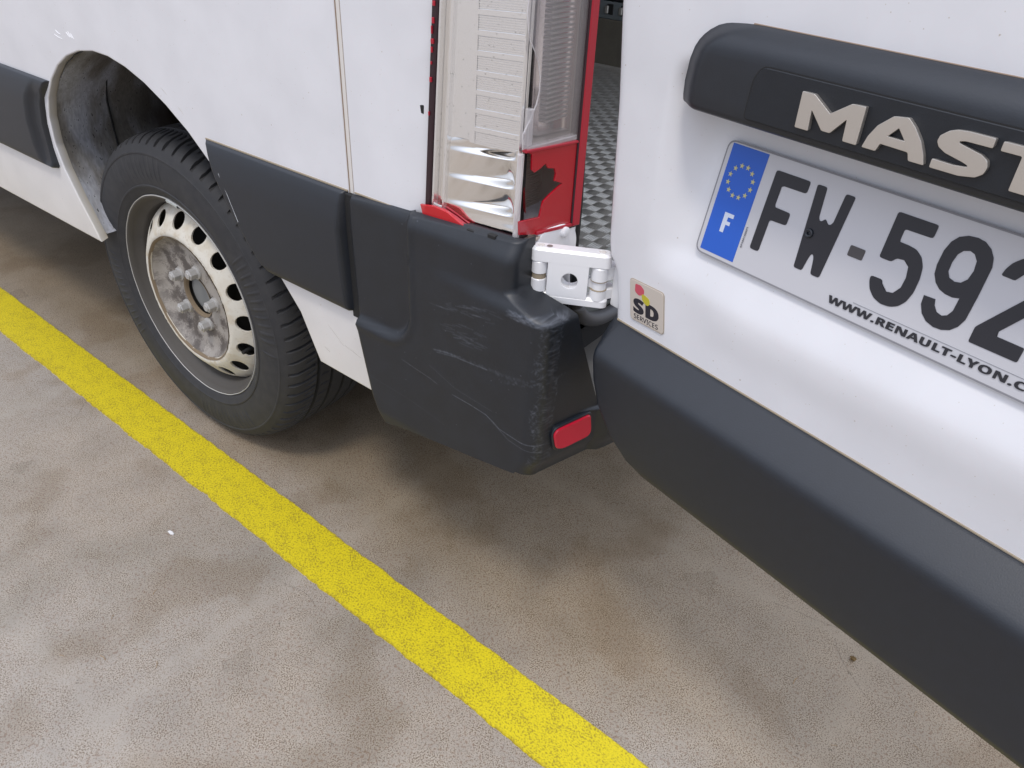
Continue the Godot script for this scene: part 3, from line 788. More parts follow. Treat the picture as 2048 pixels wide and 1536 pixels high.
# ------------------------------------------------------------------ bumper
func scuff_texture() -> ImageTexture:
	# covers x 0.55 .. 1.20 along the skin, y 0.36 .. 0.78
	var W := 1024; var H := 660
	var a := field(W, H, 0.012, 111, 4); var b := field(W, H, 0.09, 112, 3); var c := field(W, H, 0.35, 113, 1)
	var im := image(W, H, func(i: int):
		var f: float = a[i] / 255.0; var g: float = b[i] / 255.0
		var k: float = 0.165 + 0.05 * f + 0.03 * g
		return Vector3(k * 0.86, k, k * 1.18)).get_image()
	var rng := RandomNumberGenerator.new(); rng.seed = 17
	var put := func(x: float, y: float, r: float, v: float, soft: float) -> void:
		var px := (x - 0.55) / 0.65 * W; var py := (0.78 - y) / 0.42 * H
		var pr := r / 0.65 * W
		for yy in range(int(py - pr - 1), int(py + pr + 2)):
			for xx in range(int(px - pr - 1), int(px + pr + 2)):
				if xx < 0 or yy < 0 or xx >= W or yy >= H: continue
				var d := Vector2(xx - px, yy - py).length()
				var t := (1.0 - sm(pr * soft, pr + 0.6, d)) * v
				if t <= 0.0: continue
				var q := im.get_pixel(xx, yy)
				im.set_pixel(xx, yy, q.lerp(Color(0.80, 0.81, 0.84), t))
	var stroke := func(l: Array, r: float, v: float, jit := 0.0) -> void:
		for i in range(0, l.size() - 2, 2):
			var p := Vector2(l[i], l[i + 1]); var q := Vector2(l[i + 2], l[i + 3])
			var n := maxi(2, int(p.distance_to(q) / (r * 0.7)))
			for k in n:
				var t := float(k) / n
				if jit > 0 and rng.randf() < 0.35: continue
				put.call(p.x + (q.x - p.x) * t + rng.randf_range(-jit, jit), p.y + (q.y - p.y) * t + rng.randf_range(-jit, jit), r * rng.randf_range(0.6, 1.2), v * rng.randf_range(0.5, 1.0), 0.3)
	# long white scores and fine scratches
	stroke.call([0.760, 0.560, 0.785, 0.566, 0.809, 0.569], 0.0022, 0.42)
	stroke.call([0.809, 0.569, 0.845, 0.573, 0.870, 0.575, 0.905, 0.578, 0.935, 0.588], 0.0034, 0.22, 0.002)
	stroke.call([0.765, 0.558, 0.80, 0.566, 0.86, 0.573], 0.0012, 0.3)
	stroke.call([0.880, 0.566, 0.94, 0.583, 0.97, 0.588], 0.0016, 0.24, 0.002)
	stroke.call([0.694, 0.515, 0.721, 0.511, 0.751, 0.508, 0.766, 0.505], 0.0007, 0.35)
	stroke.call([0.795, 0.502, 0.830, 0.5025, 0.859, 0.501, 0.872, 0.496, 0.883, 0.490, 0.919, 0.486, 0.945, 0.486], 0.0008, 0.45)
	stroke.call([0.859, 0.501, 0.90, 0.480, 0.945, 0.474], 0.0006, 0.3)
	stroke.call([0.75, 0.53, 0.80, 0.515, 0.87, 0.512], 0.0006, 0.18)
	stroke.call([0.62, 0.455, 0.70, 0.45, 0.78, 0.44], 0.0005, 0.14)
	# rubbed patches with a short grain
	for k in 26:
		var x := rng.randf_range(0.772, 0.84); var y := 0.600 + rng.randf_range(-0.008, 0.020)
		stroke.call([x, y, x + rng.randf_range(0.01, 0.03), y + rng.randf_range(-0.001, 0.005)], 0.0012, 0.16)
	for k in 30:
		var x := rng.randf_range(0.745, 0.86); var y := 0.628 + 0.2 * (x - 0.745) * rng.randf_range(0.6, 1.6)
		stroke.call([x, y, x + rng.randf_range(0.01, 0.03), y + rng.randf_range(0.0, 0.006)], 0.0011, 0.13)
	# the corner has been rubbed grey from top to bottom
	for k in 420:
		var y := rng.randf_range(0.445, 0.672)
		var x := 0.941 + rng.randf_range(-0.007, 0.010) + 0.003 * sin(y * 80.0)
		stroke.call([x, y, x + rng.randf_range(-0.004, 0.004), y + rng.randf_range(-0.006, 0.006)], rng.randf_range(0.0005, 0.0013), 0.15)
	for k in 140:
		var x := rng.randf_range(0.885, 0.955)
		stroke.call([x, 0.668 + rng.randf_range(-0.006, 0.005), x + 0.012, 0.668 + rng.randf_range(-0.006, 0.005)], rng.randf_range(0.0008, 0.0020), 0.10)
	for k in 60:
		put.call(rng.randf_range(0.6, 0.95), rng.randf_range(0.45, 0.74), 0.0008, 0.75 * rng.randf(), 0.4)
	return ImageTexture.create_from_image(im)

func bumper(van: Node) -> void:
	var m: StandardMaterial3D = mat(Color(0.290, 0.300, 0.320), 0.45); m.metallic_specular = 0.57
	m.albedo_texture = scuff_texture()
	M.bumper = m
	# columns run along the skin from its front edge, round the corner and in behind
	var rows := [0.0, 0.012]
	for k in 62: rows.append(0.03 + 0.93 * k / 61.0)
	rows.append_array([0.975, 0.985, 0.993, 1.0])
	var NS := 110; var NC := 14; var NR := 26
	var nu := NS + NC + NR
	var zend := func(y: float) -> float: return pick([0.40, -0.50, 0.500, -0.50, 0.512, -0.081, 0.564, -0.062, 0.62, -0.042, 0.66, -0.030, 0.69, -0.024, 0.75, -0.026], y)
	var point := func(i: int, j: int) -> Vector3:
		var t: float = rows[j]
		# along: 0..NS on the side, then the corner, then the rear face
		var s := float(i) / NS
		var y0 := 0.0
		if i <= NS: y0 = lerpf(0.372, 0.428, clampf(s, 0, 1))
		else: y0 = 0.428 + 0.004 * (1.0 - sm(NS, NS + NC, i))
		var y1 := lerpf(0.7330, 0.7500, clampf(s, 0, 1))
		var y := lerpf(y0, y1, t)
		var shelf := sm(0.6870, 0.6660, y)        # 1 on the lower, thicker body
		var xc := lerpf(0.886, 0.946, shelf) - 0.010 * (1.0 - sm(0.43, 0.46, y))
		var r := lerpf(0.015, 0.024, shelf)
		var x0 := pick([0.372, 0.642, 0.380, 0.636, 0.42, 0.620, 0.535, 0.5955, 0.60, 0.5925, 0.68, 0.5905, 0.726, 0.5925, 0.735, 0.596], y)
		var ze: float = zend.call(y)
		var x := 0.0; var z := 0.0
		var zside := func(xx: float) -> float:
			var zz := 0.0175 + 0.010 * shelf * sm(0.70, 0.92, xx)
			zz *= 1.0 - 0.85 * sm(0.722, 0.753, y) 
			zz -= 0.004 * (1.0 - sm(0.372, 0.40, y))
			# the sunken field that carries on the side moulding
			var d := maxf(xx - 0.708, 0.548 - y)
			if xx > 0.662 and y < 0.594: d = Vector2(xx - 0.662, 0.594 - y).length() - 0.046
			zz -= 0.0085 * (1.0 - sm(-0.003, 0.008, d)) - 0.0022 * exp(-pow((d - 0.011) / 0.005, 2.0))
			return zz
		if i <= NS:
			x = lerpf(x0, xc - r, s); z = zside.call(x)
			var edge := sm(-0.001, 0.006, x - x0)
			z *= edge
		elif i <= NS + NC:
			var a := PI * 0.5 * float(i - NS) / NC
			var zc: float = zside.call(xc - r) - r
			x = xc - r + r * sin(a); z = zc + r * cos(a)
		else:
			var k := float(i - NS - NC) / NR
			var zs: float = zside.call(xc - r) - r
			z = lerpf(zs, ze, k) if ze > -0.2 else (lerpf(zs, -0.082, k / 0.45) if k < 0.45 else lerpf(-0.082, ze, pow((k - 0.45) / 0.55, 1.6)))
			x = xc + lerpf(0.02, 0.27, shelf) * minf(0.14, zs - z) + 0.05 * maxf(0.0, zs - z - 0.14)
			if ze < -0.2: x += 0.010 * sm(-0.082, -0.094, z)
		# round under at the foot and in at the top
		if j == rows.size() - 1 and i <= NS + NC: z -= 0.008
		return Vector3(x, y, z)
	var s := grid(nu, rows.size() - 1, func(i: int, j: int): return point.call(i, j))
	# unrolled coordinates for the scuffs
	for k in s.uv.size():
		var q: Vector3 = s.p[k]
		var u := q.x if q.z > -0.004 or q.x < 0.85 else q.x - q.z * 0.9 - 0.0
		s.uv[k] = Vector2((u - 0.55) / 0.65, (0.78 - q.y) / 0.42)
	s.face_out(Vector3(0.6, 0, 1))
	build("bumper_corner", s, M.bumper, van, 70.0)
	# step pad, worn
	build("step_pad", block(Vector3(0.72, 0.470, -1.6), Vector3(0.968, 0.499, -0.092), 0.006), mat(Color(0.16, 0.15, 0.135), 0.7), van)
	# red reflector, sunk in the rear face
	var aa := Vector3(0.27, 0, -0.963).normalized(); var nn := Vector3(0.963, 0, 0.27).normalized()
	var rt := Transform3D(Basis(aa, Vector3.UP, -aa.cross(Vector3.UP) * -1.0), Vector3(0.950, 0, 0))
	rt.basis = Basis(-aa, Vector3.UP, nn)
	var rp := rounded(pts([-0.0010, 0.4985, -0.0062, 0.5055, -0.034, 0.5065, -0.0645, 0.5078, -0.0693, 0.4780, -0.0640, 0.4705, -0.0202, 0.4683, -0.0072, 0.4735]), 0.006, 4)
	var rs := prism(rp, -0.006, 0.0035, 0.0014)
	var ro := build("rear_reflector", rs, M.red_reflector, van, 30.0); ro.transform = rt.translated_local(Vector3(0, 0, 0.001))
	var rim := prism(rounded(pts([0.0015, 0.499, -0.0045, 0.5090, -0.034, 0.5098, -0.0680, 0.5110, -0.0730, 0.4770, -0.0660, 0.4660, -0.0202, 0.4640, -0.0050, 0.4700]), 0.008, 4), -0.006, 0.0008, 0.0012)
	var rr := build("reflector_surround", rim, M.plastic, van, 30.0); rr.transform = rt.translated_local(Vector3(0, 0, 0.001))
	# clips where the lamp used to seat on the bumper
	for x in [0.772, 0.805, 0.838]:
		build("clip_slot", block(Vector3(x, 0.736 + (x - 0.77) * 0.1, 0.0005), Vector3(x + 0.012, 0.741 + (x - 0.77) * 0.1, 0.0065), 0.001), M.rubber_black, van)

# ------------------------------------------------------------------ tail light
func lean(y: float) -> float: return (y - 0.745) * 0.072
func tail_light(van: Node) -> void:
	var t := Node3D.new(); t.name = "tail_light"; van.add_child(t); t.set_meta("label", "smashed tail light with its outer lens missing on the side")
	t.position = Vector3.ZERO
	var strip := func(xa: float, xb: float, za: float, zb: float, y0: float, y1: float, bev: float, k := 1.0) -> Shape:
		var s := prism(PackedVector2Array([Vector2(xa + lean(y0) * k, y0), Vector2(xb + lean(y0) * k, y0), Vector2(xb + lean(y1) * k, y1), Vector2(xa + lean(y1) * k, y1)]), za, zb, bev)
		return s
	build("gasket", strip.call(0.7262, 0.7352, -0.03, -0.0035, 0.738, 1.46, 0.0015), M.gasket, t)
	var jag := Shape.new(); var rng := RandomNumberGenerator.new(); rng.seed = 12
	for k in 60:
		var y := 0.86 + k * 0.010 + rng.randf() * 0.004
		if rng.randf() < 0.25: continue
		jag.add(block(Vector3(0.7290 + lean(y), y, -0.006), Vector3(0.7290 + lean(y) + rng.randf_range(0.0012, 0.0042), y + rng.randf_range(0.003, 0.010), -0.002 + rng.randf() * 0.001), 0.0006))
	build("lens_remnant", jag, M.red_solid, t)
	build("edge_trim", strip.call(0.7353, 0.7385, -0.03, -0.006, 0.742, 1.46, 0.0008), M.reflector, t)
	build("side_channel", strip.call(0.7386, 0.7515, -0.03, -0.0135, 0.746, 1.46, 0.001), M.chrome, t)
	build("channel_edge", strip.call(0.7516, 0.7550, -0.03, -0.0065, 0.746, 1.46, 0.001), M.reflector, t)
	# upper reflector: smooth field and six and more blocks of fine ribs
	var bp := PackedFloat32Array(); var bz := PackedFloat32Array()
	var y := 0.8420
	while y < 1.44:
		for k in 6:
			var yy := y + k * 0.0024
			bp.append_array([yy, yy + 0.0004, yy + 0.0017, yy + 0.0021]); bz.append_array([-0.0126, -0.0119, -0.0119, -0.0126])
		bp.append_array([y + 0.0147, y + 0.0199]); bz.append_array([-0.0113, -0.0113])
		y += 0.0204
	var ribs := grid(1, bp.size() - 1, func(i: int, j: int): return Vector3((0.7985 if i == 0 else 0.8655) + lean(bp[j]) * 0.3, bp[j] + (0.0035 if i == 1 else 0.0), bz[j]))
	ribs.face_out(Vector3(0, 0, 1))
	build("ribbed_reflector", ribs, M.reflector, t, 20.0)
	var field_ := grid(4, 30, func(i: int, j: int):
		var yy := lerpf(0.8425, 1.45, j / 30.0)
		return Vector3(lerpf(0.7550 + lean(yy), 0.7986 + lean(yy) * 0.3, i / 4.0), yy, -0.0118 - 0.002 * sin(PI * i / 4.0)))
	field_.face_out(Vector3(0, 0, 1))
	build("upper_reflector", field_, M.reflector, t, 60.0)
	# lower reflector: three curved scoops
	var steps := [0.0, 0.02, 0.05, 0.09, 0.13, 0.17, 0.21, 0.27, 0.36, 0.48, 0.62, 0.76, 0.88, 0.96, 0.99]
	var vs := PackedFloat32Array()
	for q in 4:
		for f in steps:
			if q < 3 or f < 0.55: vs.append(q - 1.0 + f)
	var low := grid(40, vs.size() - 1, func(i: int, j: int):
		var u := i / 40.0; var q := vs[j]; var f := q - floorf(q)
		var swell := (0.06 + 0.94 * pow(u, 1.3)) * (1.0 - sm(0.80, 1.0, u))
		var yy := 0.7595 + 0.0335 * q * (0.62 if q < 0.0 else 1.0) + 0.010 * u
		if j == vs.size() - 1: yy = 0.8432 + 0.0035 * u
		if q < -0.9: yy = 0.7400 + 0.006 * u
		var depth := 0.015 * swell
		var z := -0.0105 - depth * (sm(0.0, 0.21, f) if f < 0.21 else 1.0 - pow((f - 0.21) / 0.79, 0.8))
		if j == vs.size() - 1: z = -0.0130
		if q < 0.0: z = -0.0105 - 0.003 * sm(-0.9, -0.2, q) * u
		return Vector3(lerpf(0.7545, 0.8655, u) + lean(yy) * (1.0 - u), yy, z))
	low.face_out(Vector3(0, 0, 1))
	build("lower_reflector", low, M.chrome, t, 35.0)
	build("reflector_back", strip.call(0.7545, 0.8560, -0.0330, -0.0285, 0.741, 1.45, 0.0006, 0.3), M.reflector, t)
	build("corner_post", strip.call(0.8665, 0.8735, -0.0090, -0.0040, 0.744, 0.848, 0.0015, 0.25), M.clear_edge, t)
	build("corner_rib", strip.call(0.8650, 0.8668, -0.0125, -0.0070, 0.744, 1.46, 0.0006, 0.25), M.reflector, t)
	# rear box behind the lenses
	var back := Shape.new()
	back.add(block(Vector3(0.822, 0.742, -0.118), Vector3(0.826, 1.46, -0.030), 0.001))
	for k in 30: back.add(block(Vector3(0.826, 0.752 + k * 0.0032, -0.112), Vector3(0.8275, 0.7537 + k * 0.0032, -0.030), 0.0003))
	back.add(block(Vector3(0.822, 0.742, -0.1185), Vector3(0.880, 1.46, -0.1165), 0.0008))
	back.add(block(Vector3(0.822, 0.739, -0.1185), Vector3(0.882, 0.743, -0.016), 0.001))
	build("lamp_inner_wall", block(Vector3(0.822, 0.742, -0.0380), Vector3(0.858, 1.46, -0.0340), 0.001), M.dark, t)
	build("lamp_housing", back, M.brown_dark, t)
	build("lamp_divider", block(Vector3(0.826, 0.8475, -0.116), Vector3(0.878, 0.8500, -0.030), 0.0008), M.lamp_grey, t)
	# reflector behind the clear lens, with upright flutes
	var fl := grid(90, 2, func(i: int, j: int):
		var u := i / 90.0
		var z := lerpf(-0.0310, -0.114, u)
		var x := 0.845 + 0.018 * u
		if u < 0.40: x += 0.008 * (absf(fposmod(u * 7.5, 1.0) - 0.5) * 2.0 - 1.0)
		return Vector3(x, lerpf(0.852, 1.45, j / 2.0), z))
	fl.face_out(Vector3(1, 0, 0))
	build("rear_reflector_bowl", fl, mat(Color(0.74, 0.69, 0.69), 0.18, 0.95), t, 25.0)
	var fine := Shape.new()
	for k in 110: fine.add(block(Vector3(0.852, 0.868 + k * 0.0052, -0.108), Vector3(0.8625, 0.8705 + k * 0.0052, -0.064), 0.0005))
	build("reflector_rib", fine, mat(Color(0.40, 0.37, 0.36), 0.4, 0.5), t)
	# clear lens over the rear, its outer edge broken away round a hole
	var ry := Transform3D(Basis(Vector3(0.13, 0, -0.9915), Vector3.UP, Vector3(0.9915, 0, 0.13)), Vector3(0.8745, 0, -0.006))   # x runs inwards, z out of the rear
	ry.basis = Basis(Vector3(-0.13, 0, 0.9915), Vector3.UP, Vector3(0.9915, 0, 0.13))
	var cl := pts([-0.0945, 0.8475, -0.0005, 0.8530, 0.0005, 0.8700, -0.0100, 0.8850, -0.0180, 0.8990, -0.0215, 0.9120, -0.0215, 0.9260, -0.0180, 0.9400, -0.0110, 0.9530, -0.0030, 0.9640, 0.0000, 0.9740, 0.0030, 0.9900, 0.0000, 1.0200, -0.0020, 1.45, -0.0945, 1.45])
	var c1 := build("clear_lens", prism(cl, -0.0012, 0.0012, 0.0005), M.clear_lens, t, 30.0); c1.transform = ry
	var rimpath := PackedVector3Array()
	for k in range(1, 13): rimpath.append(Vector3(cl[k].x, cl[k].y, 0.0))
	var c2 := build("broken_lens_edge", tube(rimpath, 0.0007, 8), M.clear_edge, t, 60.0); c2.transform = ry
	var frame := Shape.new()
	frame.add(block(Vector3(-0.0905, 0.8485, -0.006), Vector3(-0.008, 0.8545, 0.0012), 0.0015))
	frame.add(block(Vector3(-0.0150, 0.8545, -0.006), Vector3(-0.0075, 0.895, 0.0008), 0.0015))
	var c3 := build("lens_frame", frame, M.clear_edge, t, 40.0); c3.transform = ry
	# red lens with a jagged hole
	var rl := pts([-0.004, 0.8505, -0.0945, 0.8462, -0.1030, 0.7400, -0.0280, 0.7465, -0.0010, 0.7530, 0.0010, 0.7700, -0.0340, 0.7670, -0.0385, 0.7850, -0.0480, 0.7905, -0.0700, 0.8005, -0.0560, 0.8062, -0.0575, 0.8150, -0.0545, 0.8215, -0.0430, 0.8240, -0.0385, 0.8305, -0.0300, 0.8262, -0.0205, 0.8235, -0.0160, 0.8275, -0.0150, 0.8450])
	var r1 := build("red_lens", prism(rl, -0.0013, 0.0013, 0.0004), M.red_lens, t, 30.0); r1.transform = ry
	var r2 := build("red_lens_rib", prism(pts([-0.004, 0.8490, -0.0945, 0.8448, -0.0945, 0.8478, -0.004, 0.8522]), -0.004, 0.003, 0.0006), M.red_solid, t, 30.0); r2.transform = ry
	var r5 := build("red_lens_rib", prism(pts([-0.100, 0.7400, -0.029, 0.7460, -0.029, 0.7500, -0.100, 0.7445]), -0.004, 0.0032, 0.0006), M.red_solid, t, 30.0); r5.transform = ry
	var sp := pts([-0.0930, 0.7402, -0.1075, 0.7392, -0.1005, 1.46, -0.0870, 1.46])
	var r3 := build("red_side_strip", prism(sp, -0.010, 0.0045, 0.002), M.red_solid, t, 30.0); r3.transform = ry
	var r4 := build("side_seal", prism(pts([-0.0915, 0.7405, -0.0945, 0.7402, -0.0880, 1.46, -0.0850, 1.46]), -0.010, 0.0032, 0.0008), M.gasket, t, 30.0); r4.transform = ry
	var fr := Shape.new()
	fr.tri(Vector3(0.862, 0.801, -0.030), Vector3(0.866, 0.770, -0.030), Vector3(0.846, 0.772, -0.046))
	fr.tri(Vector3(0.862, 0.801, -0.031), Vector3(0.846, 0.772, -0.047), Vector3(0.866, 0.770, -0.031))
	fr.quad(Vector3(0.862, 0.801, -0.030), Vector3(0.846, 0.772, -0.046), Vector3(0.846, 0.772, -0.047), Vector3(0.862, 0.801, -0.031))
	build("lens_splinter", fr, M.red_shard, t)
	# red stump of the outer lens at the foot of the lamp
	var sh := prism(pts([0.7235, 0.7520, 0.7290, 0.7345, 0.7420, 0.7290, 0.8260, 0.7380, 0.8080, 0.7405, 0.7860, 0.7475, 0.7700, 0.7540, 0.7480, 0.7560]), -0.002, 0.0015, 0.0006)
	build("red_shard", sh, M.red_shard, t, 30.0)
	var s2 := prism(pts([0.7400, 0.7500, 0.7560, 0.7400, 0.8000, 0.7400, 0.7760, 0.7480, 0.7560, 0.7530]), -0.009, -0.0045, 0.001)
	build("red_shard", s2, M.red_solid, t, 30.0)
	# foot rim of the lamp
	var ft := strip.call(0.728, 0.872, -0.03, -0.001, 0.7340, 0.7388, 0.001)
	for i in ft.p.size(): ft.p[i].y += (ft.p[i].x - 0.728) * 0.055
	build("lamp_foot", ft, M.gasket, t)
	var fb := build("lamp_foot", block(Vector3(-0.104, 0.7375, -0.012), Vector3(0.004, 0.7425, 0.002), 0.001), M.gasket, t); fb.transform = ry
	build("grommet", block(Vector3(0.7195, 0.8625, -0.02), Vector3(0.7265, 0.8725, -0.0050), 0.001), M.rubber_black, van)

# ------------------------------------------------------------------ load space
func cargo(van: Node) -> void:
	build("cargo_floor", block(Vector3(-2.55, 0.52, -1.95), Vector3(0.845, 0.55, -0.145), 0.002), M.alu_floor, van)
	# five-bar treads, crosswise and lengthwise in turn
	var bar := Shape.new()
	for k in 5:
		var c := -0.0092 + k * 0.0046
		var b := grid(6, 4, func(i: int, j: int):
			var u := i / 6.0; var a := PI * j / 4.0
			var w := 0.0019 * pow(sin(PI * clampf(u, 0.03, 0.97)), 0.5)
			return Vector3(lerpf(-0.0125, 0.0125, u), 0.0016 * sin(a) * pow(sin(PI * clampf(u, 0.02, 0.98)), 0.4), c + w * cos(a)))
		b.face_out(Vector3.UP); bar.add(b)
	var mm := MultiMesh.new(); mm.transform_format = MultiMesh.TRANSFORM_3D; mm.mesh = bar.mesh(60.0)
	var ts: Array[Transform3D] = []
	for i in 56:
		for j in 72:
			var x := 0.825 - i * 0.0255; var z := -0.165 - j * 0.0255
			if z < -1.72: continue
			var o := (i + j) % 2 == 0
			ts.append(Transform3D(Basis(Vector3.UP, 0.0 if o else PI / 2), Vector3(x, 0.5502, z)))
	mm.instance_count = ts.size()
	for i in ts.size(): mm.set_instance_transform(i, ts[i])
	var mi := MultiMeshInstance3D.new(); mi.name = "floor_treads"; mi.multimesh = mm; mi.material_override = M.alu
	mi.set_meta("kind", "stuff"); van.add_child(mi)
	build("lower_wall_panel", block(Vector3(-2.55, 0.555, -1.76), Vector3(0.83, 0.706, -1.715), 0.003), M.wall_board, van)
	build("wall_skirting", block(Vector3(-2.55, 0.5502, -1.715), Vector3(0.83, 0.566, -1.695), 0.003), M.alu_floor, van)
	build("lashing_rail", block(Vector3(-2.55, 0.706, -1.75), Vector3(0.83, 0.758, -1.722), 0.003), M.rail, van)
	for k in 12:
		var x := -0.40 + 0.054 * k
		var sl := Shape.new(); sl.add(block(Vector3(x, 0.720, -1.7225), Vector3(x + 0.026, 0.752, -1.7200), 0.003))
		build("rail_slot", sl, M.rubber_black, van)
		build("rail_lug", block(Vector3(x - 0.004, 0.723, -1.7222), Vector3(x + 0.009, 0.746, -1.7140), 0.003), M.alu, van)
	build("upper_wall_panel", block(Vector3(-2.55, 0.762, -1.95), Vector3(0.83, 2.2, -1.73), 0.003), M.dark, van)
	# sill trim and seal across the opening
	build("sill_trim", block(Vector3(0.80, 0.535, -1.90), Vector3(0.862, 0.553, -0.145), 0.004), M.alu_floor, van)
	var p := PackedVector3Array()
	for k in 13:
		var a := PI * 0.5 * k / 12.0
		p.append(Vector3(0.905 - 0.01 * k / 12.0, 0.655 - 0.085 * sin(a), -0.100 - 0.14 * (1.0 - cos(a))))
	for k in 5: p.append(Vector3(0.895, 0.570, -0.25 - 0.3 * k))
	build("weather_strip", tube(p, 0.0105, 12), mat(Color(0.06, 0.062, 0.068), 0.45), van, 60.0)
	var p2 := PackedVector3Array()
	for q in p: p2.append(q + Vector3(-0.012, 0.022, -0.012))
	build("weather_strip", tube(p2, 0.007, 10), M.plastic, van, 60.0)
	build("sill_panel", block(Vector3(0.80, 0.566, -1.9), Vector3(0.880, 0.604, -0.150), 0.010), mat(Color(0.30, 0.31, 0.29), 0.5), van)
	build("sill_recess", block(Vector3(0.80, 0.46, -1.9), Vector3(0.862, 0.566, -0.120), 0.004), M.dark, van)
	build("door_latch_plate", block(Vector3(0.87, 0.545, -0.75), Vector3(0.90, 0.60, -0.62), 0.004), M.rail, van)

# ------------------------------------------------------------------ rear door
func door_edge(y: float) -> float:
	return pick([0.52, 1.080, 0.54, 1.010, 0.57, 0.972, 0.61, 0.956, 0.66, 0.946, 0.690, 0.942, 0.722, 0.936, 0.733, 0.930, 0.742, 0.921, 0.76, 0.917, 0.80, 0.9135, 0.91, 0.9055, 1.0, 0.8945, 1.3, 0.880, 2.1, 0.86], y)

func door_w(u: float, y: float) -> float:
	var w := 0.008
	var m := sm(0.972, 1.026, u) * sm(0.745, 0.786, y) * (1.0 - sm(0.940, 0.970, y))
	var pocket := -0.0065 - tan(deg_to_rad(11.0)) * (clampf(y, 0.77, 0.94) - 0.79)
	w = lerpf(w, pocket, m)
	w += 0.004 * exp(-pow((y - 0.735) / 0.03, 2.0)) * sm(1.03, 1.12, u)
	return w

func door(van: Node) -> void:
	var ys := PackedFloat32Array()
	var y := 0.525
	while y < 2.1:
		ys.append(y); y += 0.006 if y < 1.02 else 0.05
	ys.append(2.1)
	var us := PackedFloat32Array()
	for k in 56: us.append(0.010 + 0.0045 * k)
	for k in 14: us.append(0.262 + 0.038 * (k + 0.3))
	var ring := [[0.006, -0.036], [0.0, -0.033], [0.0, -0.010], [0.0008, -0.0055], [0.0025, -0.0025], [0.0055, -0.0006]]
	var nu := ring.size() + us.size()
	var s := grid(nu - 1, ys.size() - 1, func(i: int, j: int):
		var yy := ys[j]; var e := door_edge(yy)
		if i < ring.size(): return Vector3(e + ring[i][0], yy, door_w(e + 0.01, yy) + ring[i][1])
		var u: float = e + us[i - ring.size()]
		return Vector3(u, yy, door_w(u, yy)))
	s.face_out(Vector3(0, 0, 1))
	var back := prism(PackedVector2Array([Vector2(0.965, 0.60), Vector2(1.09, 0.525), Vector2(1.66, 0.525), Vector2(1.66, 2.1), Vector2(0.872, 2.1), Vector2(0.915, 0.9), Vector2(0.93, 0.745), Vector2(0.952, 0.71)]), -0.034, -0.031)
	s.add(back)
	s.paint(func(_q): return Color(1, 1, 1))
	var d := build("rear_door", s, M.paint, van, 60.0); d.transform = door_t
	d.set_meta("label", "white rear door swung open past square")
	# black trim along the foot of the door
	var prof := [[0.6680, 0.0060], [0.6679, 0.0090], [0.6674, 0.0112], [0.6660, 0.0134], [0.6600, 0.0205], [0.6530, 0.0285], [0.6460, 0.0362], [0.6410, 0.0412], [0.6375, 0.0442], [0.6335, 0.0462], [0.6290, 0.0472], [0.6230, 0.0474], [0.6000, 0.0462], [0.5700, 0.0444], [0.5350, 0.0422], [0.5150, 0.0404], [0.5070, 0.0380], [0.5035, 0.0330], [0.5020, 0.0200], [0.5020, -0.0300]]
	var tr := grid(80, prof.size() - 1, func(i: int, j: int):
		var yy: float = prof[j][0]
		var u0 := pick([0.502, 1.075, 0.506, 1.040, 0.512, 1.016, 0.522, 0.995, 0.540, 0.974, 0.565, 0.956, 0.600, 0.945, 0.640, 0.9395, 0.662, 0.9420, 0.668, 0.9450], yy)
		var k := i / 80.0
		k = k * k
		var u := lerpf(u0, 1.66, k)
		var e := sm(-0.004, 0.016, u - u0)
		return Vector3(u, yy, prof[j][1] * lerpf(0.45, 1.0, e) if i > 0 else -0.030))
	tr.face_out(Vector3(0, 0, 1))
	build("lower_trim", tr, M.plastic, d, 60.0)
	var dl := Shape.new(); dl.add(block(Vector3(0.950, 0.6672, 0.002), Vector3(1.66, 0.6694, 0.0092), 0.0006))
	build("dirt_line", dl, M.dirt_edge, d)
	# black strip over the number plate
	var gp := [[1.0078, 0.004], [1.0076, 0.0085], [1.0068, 0.0125], [1.0050, 0.0168], [1.0015, 0.0222], [0.9970, 0.0270], [0.9925, 0.0300], [0.9875, 0.0318], [0.9810, 0.0324], [0.9700, 0.0323], [0.9500, 0.0322], [0.9380, 0.0320], [0.9335, 0.0305], [0.9315, 0.0275], [0.9310, 0.0200], [0.9310, -0.030]]
	var gr := grid(70, gp.size() - 1, func(i: int, j: int):
		var yy: float = gp[j][0]
		var u0 := pick([0.931, 0.9990, 0.945, 0.9975, 0.961, 0.9980, 0.972, 1.0000, 0.981, 1.0030, 0.988, 1.0070, 0.994, 1.0120, 0.999, 1.0180, 1.003, 1.0250, 1.0055, 1.0340, 1.0075, 1.0460], yy)
		var k := i / 70.0
		k = k * k
		var u := lerpf(u0, 1.66, k)
		var e := sm(-0.008, 0.030, u - u0)
		return Vector3(u, yy, gp[j][1] * lerpf(0.35, 1.0, e) if i > 0 else -0.02))
	gr.face_out(Vector3(0, 0, 1))
	var g := build("name_strip", gr, M.plastic, van, 60.0); g.transform = door_t
	# let-in panel with a fine groove round it
	var ins := rounded(pts([1.0838, 0.9375, 1.0862, 0.9725, 1.0935, 0.9830, 1.70, 0.9835, 1.70, 0.9375]), 0.006, 5)
	build("strip_groove", prism(ins, 0.020, 0.0327, 0.0), M.rubber_black, g)
	build("strip_panel", prism(inset(ccw(ins), 0.0011), 0.020, 0.0334, 0.0006), M.plastic_dark, g)
	var dl2 := Shape.new(); dl2.add(block(Vector3(1.058, 1.0066, -0.002), Vector3(1.66, 1.0083, 0.0086), 0.0006))
	build("dirt_line", dl2, M.sealer_stain, g)
	# raised letters
	var lm := 0.001
